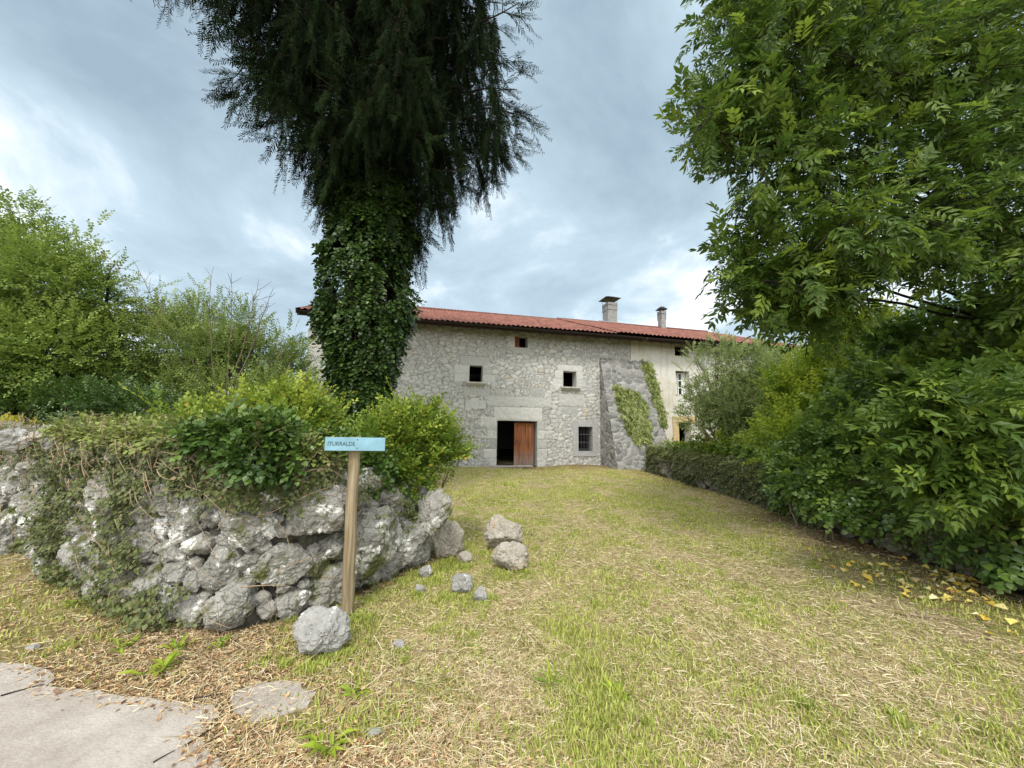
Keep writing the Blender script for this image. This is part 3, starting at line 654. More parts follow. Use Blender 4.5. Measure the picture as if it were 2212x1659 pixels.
loose(930, 1160, 78, 96, 'rock', 'upright dark grey boulder topping the broken end of the stone wall', 309, 'boulder', depth=4.55, cat='boulder', tilt=-.3)
loose(962, 1207, 74, 78, 'stone_tan', 'angular pale boulder leaning against the broken wall end', 310, 'boulder', cat='boulder', tilt=.5)
loose(1004, 1216, 30, 22, 'stone_tan', 'small buff rubble stone right of the leaning boulder', 311, lod=3)
loose(75, 958, 120, 34, 'stone_tan', 'flat brown slab laid on top of the wall at far left', 313, 'capstone', depth=4.6, lod=3, deep=.7)
loose(8, 978, 70, 50, 'stone_grey', 'rounded white boulder on the wall top at the left edge', 314, 'boulder', depth=4.75, lod=3, cat='boulder')
loose(62, 1404, 24, 8, 'stone_grey', 'small white chip of stone on the straw near the lane', 315, lod=2)

# right wall
rw = thing('field_wall', 'low ivy hung dry stone wall along the right side of the field', 'stone wall', (RWX(10), 10, 0))
m = MB(); g = np.random.default_rng(33); Ya, Yb = 2.6, 16.1
pts = pack(Yb-Ya, lambda t: .95, [(.2, 60), (.14, 160), (.09, 420), (.06, 300)], g, 200)
for t, h, r in pts:
    P, Fq = ROCKS[g.integers(0, 9)][0] if r > .12 else rock(int(g.integers(0, 5)), 2); P = P@rot(g).T; y = Yb-t
    m.add(P*A(r*.8, r*1.15, r*1.05)+A(RWX(y)+.05+.05*g.uniform(-1, 1)+h*.06, y, h), Fq)
for y in np.arange(Ya, Yb, .2):
    for k_ in range(2):
        r = g.uniform(.1, .16); P, Fq = rock(int(g.integers(0, 5)), 2); m.add((P@rot(g).T)*r+A(RWX(y)+.18+.22*k_, y, .9+g.uniform(-.04, .04)), Fq)
m.build('stones', M['rock_r'], rw)
MB().add([(RWX(Ya)+.12, Ya, -.1), (RWX(Ya)+.15, Ya, .88), (RWX(Ya)+.5, Ya, .88), (RWX(Ya)+.5, Ya, -.1), (RWX(Yb)+.12, Yb, -.1), (RWX(Yb)+.15, Yb, .88), (RWX(Yb)+.5, Yb, .88), (RWX(Yb)+.5, Yb, -.1)], [[0, 1, 5, 4], [1, 2, 6, 5], [2, 3, 7, 6], [0, 3, 2, 1], [4, 5, 6, 7]]).build('earth_core', M['core'], rw)

# ------------------------------------------------------------------ signpost
def signpost():
    b = ground_pt(750, 1323); D = b[1]; t = at(767, 944, D); d = (t-b)
    sp = thing('signpost', 'leaning wooden post with a pale blue name board reading ITURRALDE', 'sign', b)
    r = 11.8/F*D; n = 12; m = MB(); zs = np.linspace(-.15, 1, 24); P = np.array([b+d*z for z in zs])
    P[:, 0] += .003*np.sin(zs*19); m.tube(P, r*(1+.03*np.sin(zs*7)+.0*zs), n); V = m.V[0]
    V += .0035*fbm(V*A(40, 40, 3), 8, 3)[:, None]*A(1, 1, 0); V[:, 0] = np.minimum(V[:, 0], 99)
    m.build('post', M['post'], sp, False)
    tl, tr, bl, br = at(711, 943, D), at(834, 947, D), at(709, 973, D), at(832, 973, D)
    yaw = radians(13); fr_ = D-r-.012; sc = fr_/D
    cen = (tl+tr+bl+br)/4*1; cen = A(0, 0, EYE)+(cen-A(0, 0, EYE))*sc
    W, Hh = 120/F*fr_/cos(yaw)*.97, 28.6/F*fr_*.97
    ex = A(cos(yaw), sin(yaw), 0)+A(0, 0, -.004); ex /= np.linalg.norm(ex); ez = A(.0, 0, 1.); ey = np.cross(ez, ex); ez = np.cross(ex, ey)
    cen = cen+A(0, -.035, 0)
    m = MB(); c, b_, th = (W/2, Hh/2, .009), .002, 0
    m.box(cen, (W, .018, Hh), (ex, ey, ez)); sb = m.build('sign_board', M['signblue'], sp)
    md = sb.modifiers.new('bevel', 'BEVEL'); md.width = .002; md.segments = 2
    for zz_ in (.33, -.30):
        q = cen+ex*(W*.03)+ez*Hh*zz_; MB().tube([q-ey*.009, q-ey*.0125], [.0055, .004], 8).build('screw', M['metal'], sb)
    cu = bpy.data.curves.new('lettering', 'FONT'); cu.body = 'ITURRALDE'; cu.size = 1; cu.extrude = .01; cu.offset = .004
    to = bpy.data.objects.new('tmp', cu); COL.objects.link(to); bpy.context.view_layer.update()
    me = bpy.data.meshes.new_from_object(to.evaluated_get(bpy.context.evaluated_depsgraph_get())); V = np.array([v.co[:] for v in me.vertices]); fs = [list(p.vertices) for p in me.polygons]
    bpy.data.objects.remove(to); x0, x1, y1 = V[:, 0].min(), V[:, 0].max(), V[:, 1].max(); tw = W*.445; thh = Hh*.30
    X = (V[:, 0]-x0)/(x1-x0)*tw-W*.5+W*.05; Z = V[:, 1]/y1*thh-Hh*.13; Y = V[:, 2]*.05
    W3 = cen+X[:, None]*ex+Z[:, None]*ez+(-.0098+Y)[:, None]*ey
    m = MB(); m.V = [W3-0]; m.T = [np.zeros(len(W3))]; m.n = len(W3); m.F = [np.array([f]) for f in fs]; m.build('lettering', M['text'], sb)
signpost()

# ------------------------------------------------------------------ foliage
def leafV(L=1., w=.5, wp=.42, fold=.12, droop=.12):
    return np.array([[0, 0, 0], [wp*L, w*L/2, fold*L*w], [wp*L, 0, 0], [wp*L, -w*L/2, fold*L*w], [.8*L, w*L*.26, -droop*L*.4+fold*L*w*.5], [.8*L, -w*L*.26, -droop*L*.4+fold*L*w*.5], [L, 0, -droop*L]]), [[0, 3, 2, 2], [0, 2, 1, 1], [2, 3, 5, 6], [2, 6, 4, 1]]
LF = np.array([[0, 3, 2, 1], [1, 2, 6, 4], [2, 3, 5, 6]])
def frame(a, n):
    a = a/np.linalg.norm(a, axis=-1, keepdims=True); b = np.cross(n, a); b /= np.linalg.norm(b, axis=-1, keepdims=True)+1e-9
    return np.stack([a, b, np.cross(a, b)], -2)        # rows
def rotv(v, R): return v@R
def twig_tpl(g, n, L, leaf, w, wp=.42, spread=.9, stemr=.0016, droop=.25, both=False, fold=.12, end=True):
    V = []; Fq = []; c = 0
    x = np.linspace(.12, 1, n); curve = lambda q: -droop*L*q*q
    for i in range(n):
        for sd in ((-1, 1) if both else ((-1)**i,)):
            l, _ = leafV(leaf*g.uniform(.75, 1.15), w, wp, fold); ang = sd*g.uniform(.6, 1.)*spread*(1 if not (end and i == n-1 and not both) else .2)
            a = A(cos(ang), sin(ang), g.uniform(-.35, .25)); nn = A(g.uniform(-.3, .3), g.uniform(-.4, .4), 1)
            V.append(l@frame(a, nn)+A(x[i]*L, 0, curve(x[i]))); Fq.append(LF+c); c += 7
    if both and end: l, _ = leafV(leaf, w, wp, fold); V.append(l@frame(A(1, 0, -.3), A(0, 0, 1))+A(L, 0, curve(1))); Fq.append(LF+c); c += 7
    if stemr:
        q = np.linspace(0, 1, 4)
        for k_ in range(3):
            p0, p1 = A(q[k_]*L, 0, curve(q[k_])), A(q[k_+1]*L, 0, curve(q[k_+1]))
            V.append(np.array([p0+A(0, stemr, 0), p0-A(0, stemr, 0), p1-A(0, stemr, 0), p1+A(0, stemr, 0)])); Fq.append(np.array([[0, 1, 2, 3]])+c); c += 4
            V.append(np.array([p0+A(0, 0, stemr), p0-A(0, 0, stemr), p1-A(0, 0, stemr), p1+A(0, 0, stemr)])); Fq.append(np.array([[0, 1, 2, 3]])+c); c += 4
    return np.concatenate(V), np.concatenate(Fq)
def inst(m, tpls, pos, a, n, sc, tone, g):
    pos = np.asarray(pos); N = len(pos); which = g.integers(0, len(tpls), N); Fr = frame(a, n)
    sc = np.broadcast_to(sc, (N,)); tone = np.broadcast_to(tone, (N,))
    for i, (V, Fq) in enumerate(tpls):
        k_ = np.where(which == i)[0]
        if not len(k_): continue
        W3 = np.einsum('vj,njk->nvk', V, Fr[k_])*sc[k_, None, None]+pos[k_, None]
        FF = Fq[None]+(np.arange(len(k_))*len(V))[:, None, None]
        m.add(W3.reshape(-1, 3), FF.reshape(-1, Fq.shape[1]), np.repeat(tone[k_], len(V)))
def unit(v): return v/(np.linalg.norm(v, axis=-1, keepdims=True)+1e-9)
G = np.random.default_rng(5)
TP = {
 'ash': [twig_tpl(G, 5, .25, .115, .36, .42, 1.0, .0012, .3, True, .10) for _ in range(5)],
 'ovate': [twig_tpl(G, 9, .30, .065, .62, .45, 1.0, .0015, .15) for _ in range(5)],
 'hazel': [twig_tpl(G, 9, .36, .075, .66, .5, 1.0, .002, .12) for _ in range(5)],
 'small': [twig_tpl(G, 12, .34, .045, .6, .45, 1.1, .002, .05) for _ in range(5)],
 'bright': [twig_tpl(G, 5, .22, .085, .42, .45, 1.0, .0018, .3, True) for _ in range(5)],
 'ivy': [twig_tpl(G, 6, .16, .062, .95, .30, 1.3, .0012, .3, fold=.05) for _ in range(5)],
 'ivyl': [twig_tpl(G, 4, .14, .085, .95, .30, 1.2, .0015, .3, fold=.05) for _ in range(4)],
 'creep': [twig_tpl(G, 6, .14, .034, .9, .3, 1.3, .0014, .1, fold=.05) for _ in range(5)],
}
def conif(g):
    V = []; Fq = []; c = 0; L = .55
    for i in range(15):
        x = (i+1)/15*L
        for sd in (-1, 1):
            l, _ = leafV(g.uniform(.07, .13)*(1.1-.5*i/15), .20, .5, .05, .3); a = A(cos(.75), sd*sin(.75), g.uniform(-.5, .3)); nn = A(0, g.uniform(-.6, .6), 1)
            V.append(l@frame(a, nn)+A(x, 0, 0)); Fq.append(LF+c); c += 7
    s = .006; V.append(np.array([[0, s, 0], [0, -s, 0], [L, -s*.3, 0], [L, s*.3, 0]])); Fq.append(np.array([[0, 1, 2, 3]])+c)
    return np.concatenate(V), np.concatenate(Fq)
TP['conifer'] = [conif(G) for _ in range(5)]
def B(x, y, Y, r, rz=None): return (*at(x, y, Y), r, rz or r)
def blobs_pts(bl, n, g, shell=.45, thr=-.35, fq=2.2, seed=0):
    bl = np.array(bl); w = bl[:, 3]**2*bl[:, 4]; k_ = g.choice(len(bl), n, p=w/w.sum()); d = unit(g.normal(size=(n, 3)))
    r = (shell+(1-shell)*g.random(n)**.7)*g.uniform(.8, 1.12, n); P = bl[k_, :3]+d*r[:, None]*np.column_stack([bl[k_, 3], bl[k_, 3], bl[k_, 4]])
    nz = fbm(P*fq, 60+seed, 3); ok = (nz > thr) & (P[:, 2] > .03); return P[ok], d[ok], r[ok]
def shrub(name, label, cat, base, bl, n, tp, mat, sc=1., up=.45, droop=0., young=.35, seed=0, stem=.03, group=None, stems=True, thr=-.35, nb=3, shell=.4, tname='stems', bmat='twig', crown='foliage', fq=2.2, extra=None, shoots=0, shl=.3):
    g = np.random.default_rng(700+seed); root = thing(name, label, cat, base, group)
    m = MB(); P, d, r = blobs_pts(bl, n, g, shell, thr, fq, seed)
    a = unit(d*.9+A(0, 0, up-droop)+g.normal(size=P.shape)*.45); nn = unit(d*.55+A(0, -.15, .8)+g.normal(size=P.shape)*.35)
    if shoots:
        S, sd, sr = blobs_pts(bl, shoots, g, .8, -9, fq, seed+1); S, sd = S[sd[:, 2] > -.1], sd[sd[:, 2] > -.1]; sl_ = g.uniform(.5, 1.2, len(S))*shl; ax = unit(sd*.8+A(0, 0, .7)+g.normal(size=S.shape)*.3)
        for u in np.linspace(0, 1, 5):
            P = np.concatenate([P, S+ax*(sl_*u)[:, None]]); d = np.concatenate([d, ax]); r = np.concatenate([r, .85+.2*u+0*sl_]); a = np.concatenate([a, unit(ax+g.normal(size=S.shape)*.55)]); nn = np.concatenate([nn, unit(A(0, 0, 1)+g.normal(size=S.shape)*.4)])
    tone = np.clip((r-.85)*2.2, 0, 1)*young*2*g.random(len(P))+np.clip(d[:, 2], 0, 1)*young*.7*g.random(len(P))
    inst(m, TP[tp], P, a, nn, sc*g.uniform(.75, 1.2, len(P)), np.clip(tone, 0, 1), g)
    if extra: extra(m, g)
    m.build(crown, M[mat], root)
    if stems:
        m = MB(); base = A(*base)
        for b in bl:
            c = A(*b[:3]); mid = (base*.45+c*.55)+g.normal(size=3)*.12*np.linalg.norm(c-base)*.5; t = np.linspace(0, 1, 9)[:, None]
            Pt = (1-t)**2*base+2*t*(1-t)*mid+t*t*c; m.tube(Pt, np.linspace(stem, stem*.35, 9), 6)
            for _ in range(nb):
                e = c+unit(g.normal(size=3)+A(0, 0, .5))*b[3]*.9; Pb = Pt[5]*(1-t)**2+2*t*(1-t)*(c+g.normal(size=3)*.1)+t*t*e; m.tube(Pb, np.linspace(stem*.4, stem*.08, 9), 4)
        m.build(tname, M[bmat], root, True)
    return root

# left background trees
shrub('hazel_tree', 'tall leafy green tree filling the left edge behind the stone wall', 'tree', at(60, 935, 9.0)*A(1, 1, 0),
      [B(-260, 640, 10, 2.0), B(-120, 560, 9.5, 1.5), B(0, 620, 9, 1.2), B(40, 470, 9.2, .55), B(70, 530, 9.2, .6), B(110, 620, 8.8, 1.1), B(190, 660, 9.2, .95), B(235, 590, 9.3, .45), B(150, 550, 9.4, .5), B(20, 760, 8.6, 1.3), B(150, 780, 8.8, 1.2), B(240, 760, 9.4, .9), B(-60, 860, 9, 1.1), B(90, 860, 9.6, 1.0), B(210, 860, 9.6, .9)],
      19000, 'hazel', 'hazel', 1.05, .2, 0, .6, 1, .07, thr=-.42, shoots=220, shl=.7, tname='trunk', crown='crown', bmat='bark')
shrub('hawthorn_bush', 'loose green bush with bare twigs between the left tree and the house', 'bush', at(470, 935, 9.6)*A(1, 1, 0),
      [B(330, 760, 10, .9), B(400, 740, 9.8, .7), B(470, 770, 10, .8), B(550, 780, 10.3, .75), B(610, 800, 10.5, .6), B(620, 730, 10.2, .33), B(540, 700, 10, .4), B(430, 690, 10, .45), B(350, 700, 10, .5), B(380, 850, 9.8, .8), B(500, 860, 9.8, .8), B(600, 870, 10, .7), B(660, 860, 10, .45), B(300, 860, 10, .9), B(645, 760, 10.3, .25), B(480, 660, 10, .25)],
      11000, 'small', 'thorn', 1.25, .5, 0, .6, 2, .03, thr=-.12, shoots=160, shl=.5, nb=4, bmat='twig')
def bare():
    root = thing('bare_sapling', 'leafless grey branching shoots rising above the left bush', 'sapling', at(520, 935, 9.4)*A(1, 1, 0)); m = MB(); g = np.random.default_rng(3)
    base = at(480, 900, 9.4)
    for x, y, s in ((455, 595, 1), (500, 590, 1), (405, 640, .8), (560, 605, 1), (590, 620, .8), (285, 560, 1.3), (215, 530, 1.4), (340, 650, .9)):
        e = at(x, y, 9.4+g.uniform(-.4, .6)); t = np.linspace(0, 1, 14)[:, None]; mid = (base+e)/2+g.normal(size=3)*.12; Pt = base*(1-t)**2+2*t*(1-t)*mid+t*t*e+g.normal(size=(14, 3))*.015
        m.tube(Pt, np.linspace(.022, .004, 14), 5)
        for k_ in range(12):
            i = g.integers(7, 13); d = unit(unit(e-base)+g.normal(size=3)*.55); L = g.uniform(.15, .5); q = np.array([Pt[i], Pt[i]+d*L*.5+g.normal(size=3)*.02, Pt[i]+d*L+A(0, 0, .03)]); m.tube(q, [.007, .005, .003], 4)
            if g.random() < .7: d2 = unit(d+g.normal(size=3)*.7); m.tube([q[1], q[1]+d2*L*.45], [.005, .003], 4)
    m.build('branches', M['twig'], root)
bare()
shrub('yew_bush', 'dark bush low behind the flat stones of the left wall', 'bush', at(190, 935, 7.6)*A(1, 1, 0), [B(150, 880, 8.2, .55), B(250, 890, 8.0, .6), B(330, 900, 8.0, .5), B(60, 890, 8.4, .5)], 1500, 'ovate', 'ivy', 1., .1, 0, .1, 3, .03)
shrub('far_hedge', 'deep green hedge closing the gap behind the left trees', 'hedge', at(300, 930, 15)*A(1, 1, 0), [B(x, 880+5*(i % 3), 13+(i % 2), 1.5) for i, x in enumerate(range(-350, 680, 90))]+[B(x, 800, 13.5, 1.2) for x in range(-350, 300, 110)], 9000, 'ovate', 'hazel', 1.3, .2, 0, .2, 4, .05)
shrub('yellow_broom_bush', 'yellow green feathery bush peeping over the wall at left edge', 'bush', at(20, 935, 6.0)*A(1, 1, 0), [B(-10, 925, 6, .28, .12), B(35, 930, 6, .2, .10), B(60, 938, 6, .15, .08)], 260, 'creep', 'broom', 1., .4, 0, .6, 5, .01)
st = at(438, 925, 5.4); MB().tube([A(st[0], st[1], 0), at(441, 884, 5.4)], .006, 6).build('stake', M['white'], loc=(st[0], st[1], 0)); tag(bpy.data.objects['stake'], 'thin white stake standing up behind the ivy on the left wall', 'stake')

# ivy and shrubs on the left wall
def wall_ivy():
    g = np.random.default_rng(44); root = thing('wall_ivy', 'creeping small leaved ivy with dry stems over the face of the left wall', 'ivy', (*WP[4], 0)); N = 15000
    t = g.uniform(0, TL, N); p, tg, nr, h_ = wall_at(t); z = g.uniform(.0, 1.08, N)*h_
    n = fbm(np.column_stack([t*1.6, z*1.6, 0*t]), 51, 4); tt = t/TL
    xpx = np.interp(t, WL, [-420, -150, 0, 120, 250, 380, 500, 620, 740, 830, 905])
    bias = np.where((xpx > 90) & (xpx < 330), .62, 0)+np.where((z/h_ > .72) & (xpx > 60) & (xpx < 760), .65, 0)+np.where((xpx > 330) & (xpx < 600) & (z < .38), .42, 0)-np.where(xpx > 620, .35, 0)-np.where(xpx < 60, .3, 0)-.22
    ok = n+bias > g.uniform(.0, .55, N); p, nr, z, tg, xp = p[ok], nr[ok], z[ok], tg[ok], xpx[ok]; n_ = len(z)
    P = np.column_stack([p+nr*(.06+.09*g.random(n_)-z*.08)[:, None], z]); N3 = np.column_stack([nr, np.zeros(n_)]); T3 = np.column_stack([tg, np.zeros(n_)])
    a = unit(T3*g.normal(size=(n_, 1))+A(0, 0, -.25)+N3*.25+g.normal(size=(n_, 3))*.3); nn = unit(N3+A(0, 0, .35)+g.normal(size=(n_, 3))*.35)
    tp_ = g.uniform(np.interp(95, [-420, -150, 0, 120, 250], WL[:5]), np.interp(700, [500, 620, 740], WL[6:9]), 5200); q2, tg2, nr2, h2 = wall_at(tp_); dd = g.uniform(-.05, .6, 5200)
    hump = .07+.06*vnoise(np.column_stack([tp_*2.2, dd*2, 0*tp_]), 8)+.05*g.random(5200)
    P2 = np.column_stack([q2-nr2*dd[:, None], h2-.02+hump]); P = np.concatenate([P, P2]); a = np.concatenate([a, unit(np.column_stack([nr2, 0*tp_])*.5+g.normal(size=(5200, 3))*.6+A(0, 0, .1))]); nn = np.concatenate([nn, unit(A(0, -.2, 1)+g.normal(size=(5200, 3))*.4)])
    tn_ = np.concatenate([g.random(n_)*.3, g.random(5200)**.45]); m = MB(); inst(m, TP['creep'], P, a, nn, g.uniform(.7, 1.3, len(P)), tn_, g); m.build('leaves', M['ivy_small'], root)
    m = MB()
    for i in range(900):
        t0 = g.uniform(1.0, TL-1.3); q, tg_, nr_, hh = wall_at(t0); xx = np.interp(t0, WL, [-420, -150, 0, 120, 250, 380, 500, 620, 740, 830, 905])
        up = g.random() < .75; z0 = hh*(g.uniform(.72, 1.1) if up else g.uniform(.05, 1)); k_ = 7; L = g.uniform(.1, .5); ang = g.normal()*.6+(0 if g.random() < .75 else pi/2)
        s = np.linspace(0, L, k_); bend = g.normal()*1.5; dx = np.cumsum(np.cos(ang+bend*s))*L/k_; dz = np.cumsum(np.sin(ang+bend*s))*L/k_
        off = .10+.10*g.random()-z0*.08+np.sin(s*9)*.02+(.06 if up else 0)
        m.tube(np.column_stack([q[0]+tg_[0]*dx+nr_[0]*off, q[1]+tg_[1]*dx+nr_[1]*off, np.clip(z0+dz, .03, hh+.25)]), np.linspace(g.uniform(.0022, .006), .0015, k_), 4, False)
    m.build('stems', M['vine'], root)
wall_ivy()
shrub('ivy_bush', 'dark glossy ivy heaped on the left wall behind the signpost', 'ivy', at(640, 1045, 3.75)*A(1, 1, 0)+A(0, 0, 1.0),
      [B(360, 945, 3.15, .14, .08), B(430, 945, 3.2, .2, .13), B(500, 945, 3.2, .24, .17), B(580, 950, 3.35, .27, .22), B(545, 985, 3.1, .2, .16), B(610, 1000, 3.3, .18, .18), B(655, 985, 3.95, .30, .28), B(700, 1015, 4.0, .24, .22), B(650, 1035, 3.7, .13, .12), B(760, 1000, 4.15, .3, .26), B(800, 1020, 4.3, .25, .25), B(740, 1045, 4.0, .15, .14), B(840, 1050, 4.5, .18, .16)],
      6200, 'ivyl', 'ivy', .55, -.1, .1, .5, 11, .01, thr=-.5, shell=.45, shoots=60, shl=.2, bmat='vine')
shrub('elder_shrub', 'bright yellow green shrub on top of the left wall under the tall tree', 'shrub', at(640, 930, 4.6)*A(1, 1, 0),
      [B(480, 930, 4.2, .24, .16), B(560, 915, 4.4, .30, .2), B(635, 905, 4.6, .30, .24), B(670, 930, 4.6, .26, .2), B(600, 945, 4.2, .36, .22), B(400, 925, 4.0, .2, .1), B(650, 872, 4.7, .12), B(585, 882, 4.6, .1)],
      2400, 'ovate', 'elder', .8, .35, 0, .9, 12, .012, thr=-.25, shoots=90, shl=.28)
shrub('privet_shrub', 'rounded green shrub with yellow tips at the end of the left wall', 'shrub', at(885, 1075, 4.9)*A(1, 1, 0),
      [B(850, 960, 4.9, .33), B(905, 950, 5.1, .34), B(945, 985, 5.2, .28), B(900, 1020, 5.0, .32), B(945, 1030, 5.1, .2), B(850, 1030, 4.7, .25), B(870, 925, 5.0, .2), B(925, 910, 5.2, .14), B(800, 980, 4.7, .26), B(985, 975, 5.3, .1)],
      3000, 'ovate', 'elder', .85, .45, 0, .75, 13, .014, thr=-.3, shoots=110, shl=.22)

# tall conifer with ivy-covered trunk
TY = 8.0; TB = at(778, 950, TY)*A(1, 1, 0)
def conifer():
    g = np.random.default_rng(77); root = thing('conifer_tree', 'towering dark conifer with drooping sprays and a thick trunk', 'tree', TB)
    zs = np.linspace(-.2, 17, 30); P = np.column_stack([TB[0]+.2*np.sin(zs*.12)+zs*-.035, TB[1]+0*zs, zs]); m = MB(); m.tube(P, np.interp(zs, [-.2, 1, 6, 17], [.48, .36, .34, .06]), 14)
    V = m.V[0]; V += .03*fbm(V*A(6, 6, .8), 5, 3)[:, None]*A(1, 1, 0); m.build('trunk', M['bark'], root, True)
    mb = MB(); pos = []; dr_ = []; nr_ = []; tn = []
    def fol(p, a, n, t): pos.append(p); dr_.append(a); nr_.append(n); tn.append(t)
    nbr = 235
    for i in range(nbr):
        z0 = 6.1+10.4*(i/nbr)**1.15; az = g.uniform(0, 2*pi); k_ = .5+.5*cos(az)       # 1: to the right
        LR = np.interp(z0, [6.1, 6.9, 7.6, 8.6, 9.8, 12.5, 16.5], [1.0, 2.1, 2.7, 3.2, 3.7, 3.6, .9]); LL = np.interp(z0, [6.1, 6.9, 7.6, 8.9, 10.4, 12.5, 16.5], [.5, .9, 1.7, 3.3, 4.4, 4.6, 1.2])
        L = (LR*k_+LL*(1-k_))*g.uniform(.62, 1.06); dh = A(cos(az), sin(az), 0); t = np.linspace(0, 1, 14); dr0 = g.uniform(.12, .30)
        b0 = A(np.interp(z0, zs, P[:, 0]), TB[1], z0)
        Pt = b0+dh*(t*L)[:, None]+A(0, 0, 1)*(.22*L*t-(dr0+.22)*L*t*t+.10*L*t**4)[:, None]+g.normal(size=(14, 3))*.03
        mb.tube(Pt, np.linspace(.045, .008, 14), 5, False); lat0 = np.cross(dh, A(0, 0, 1))
        for _ in range(int(16*L/3)+3):
            u = g.uniform(.08, 1)**.75; p = np.array([np.interp(u, t, Pt[:, c]) for c in range(3)]); lat = lat0*g.choice([-1, 1])
            l2 = g.uniform(.1, .85)*(1.15-u*.75); q = p+lat*l2*.75+dh*l2*.45+A(0, 0, -.12*l2)
            if l2 > .25: mb.tube([p, (p+q)/2+A(0, 0, .04), q], [.01, .007, .004], 4, False)
            for f in g.random(2):
                pp = p*(1-f)+q*f; hl = g.integers(1, 4) if u < .9 else 1; a = unit(A(0, 0, -1)+dh*g.uniform(-.05, .35)+lat*g.uniform(-.15, .3)) if u < .9 else unit(dh*1.0+lat*.3+A(0, 0, -.45)+g.normal(size=3)*.25)
                for h_ in range(hl):
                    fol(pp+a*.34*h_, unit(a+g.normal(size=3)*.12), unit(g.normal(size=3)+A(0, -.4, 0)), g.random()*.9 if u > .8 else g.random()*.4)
    for _ in range(2200):
        z = g.uniform(6.0, 13); th = g.uniform(0, 2*pi); rr = g.uniform(.2, .75); fol(A(np.interp(z, zs, P[:, 0])+rr*cos(th), TB[1]+rr*sin(th), z), unit(A(cos(th)*.3, sin(th)*.3, -1)+g.normal(size=3)*.2), unit(g.normal(size=3)), g.random()*.3)
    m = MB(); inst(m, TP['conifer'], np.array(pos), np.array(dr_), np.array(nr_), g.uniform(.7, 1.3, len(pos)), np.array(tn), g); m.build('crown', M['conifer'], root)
    mb.build('branches', M['bark'], root, True); print('conifer sprays', len(pos))
conifer()
def trunk_ivy():
    g = np.random.default_rng(78); root = thing('trunk_ivy', 'thick ivy wrapped around the trunk of the tall conifer', 'ivy', TB+A(0, 0, .3)); N = 13000
    z = g.uniform(.6, 7.7, N)**1.0; th = g.uniform(0, 2*pi, N)
    R = np.interp(z, [.6, 1.9, 2.4, 3.0, 3.7, 4.4, 5.0, 6.5, 7.1, 7.7], [.46, .48, .50, .62, .86, .92, .86, .92, .8, .5])
    R = R*(1+.20*fbm(np.column_stack([np.cos(th)*1.3, np.sin(th)*1.3, z*1.2]), 5, 3))
    rr = R*(1-.38*g.random(N)**1.8); P = np.column_stack([TB[0]+.2*np.sin(z*.12)+z*-.035+rr*np.cos(th), TB[1]+rr*np.sin(th), z]); d = np.column_stack([np.cos(th), np.sin(th), 0*z])
    ok = fbm(P*2.0, 8, 3) > -.36; P, d, R, rr = P[ok], d[ok], R[ok], rr[ok]; n = len(P)
    a = unit(d*.8+A(0, 0, -.75)+g.normal(size=(n, 3))*.4); nn = unit(d+A(0, 0, .6)+g.normal(size=(n, 3))*.3)
    m = MB(); inst(m, TP['ivy'], P, a, nn, g.uniform(.85, 1.5, n), np.clip((rr/R-.8)*2, 0, .5)*g.random(n), g); m.build('leaves', M['trunk_ivy'], root)
    m = MB()
    for i in range(14):
        a0 = g.uniform(0, 2*pi); zz = np.linspace(.2, 5.8, 14); r = .40; m.tube(np.column_stack([TB[0]+.2*np.sin(zz*.12)+zz*-.035+r*np.cos(a0+.1*zz), TB[1]+r*np.sin(a0+.1*zz), zz]), .02, 5)
    m.build('stems', M['twig'], root, True)
trunk_ivy()

# ivy on the buttress
def butt_ivy(name, poly, label, n, seed):
    g = np.random.default_rng(seed); sl = bz+.2; poly = np.array(poly, float); lo, hi = poly.min(0), poly.max(0)
    q = g.uniform(lo, hi, (n, 2)); q = q+.0; inside = in_poly(q+6*np.stack([vnoise(np.column_stack([q*.06, q[:, :1]*0]), 3), vnoise(np.column_stack([q*.06, q[:, :1]*0]), 4)], -1), poly); q = q[inside]
    P = []
    for x, y in q:      # onto the sloping face: z = sl*(1-off/BD)-.2
        d = ray(x*Q, y*Q); o = A(0, 0, EYE)-HO; num = (1-(o@HN)/BD)*sl-.2-EYE; t = num/(d[2]+sl/BD*(d@HN)); P.append(A(0, 0, EYE)+d*t)
    P = np.array(P); nf = unit(HN*sl+A(0, 0, BD)); P = P+nf*g.uniform(.05, .14, (len(P), 1)); root = thing(name, label, 'ivy', P.mean(0)*A(1, 1, 0)+A(0, 0, P[:, 2].min())); k_ = len(P)
    a = unit(A(0, 0, -1)+g.normal(size=(k_, 3))*.5); nn = unit(nf+g.normal(size=(k_, 3))*.4); m = MB(); inst(m, TP['ivy'], P, a, nn, g.uniform(.8, 1.4, k_), g.random(k_)**2, g); m.build('leaves', M['ivy_pale'], root)
    m = MB()
    for i in range(10):
        p = P[g.integers(0, k_)]-nf*.03; m.tube([p, p+A(0, 0, -.4)+nf*.05+HE*g.normal()*.15, p+A(0, 0, -.8)+nf*.12+HE*g.normal()*.2], .01, 4)
    m.build('stems', M['vine'], root)
butt_ivy('buttress_ivy', [(2410, 1515), (2440, 1525), (2500, 1535), (2545, 1600), (2560, 1680), (2558, 1745), (2500, 1745), (2470, 1690), (2430, 1600)], 'broad patch of yellow green ivy on the buttress face', 2600, 1)
butt_ivy('ivy_strip', [(2519, 1395), (2526, 1418), (2560, 1430), (2590, 1540), (2615, 1640), (2625, 1680), (2600, 1665), (2575, 1590), (2545, 1500), (2525, 1440)], 'narrow strip of ivy down the right edge of the buttress', 2600, 2)

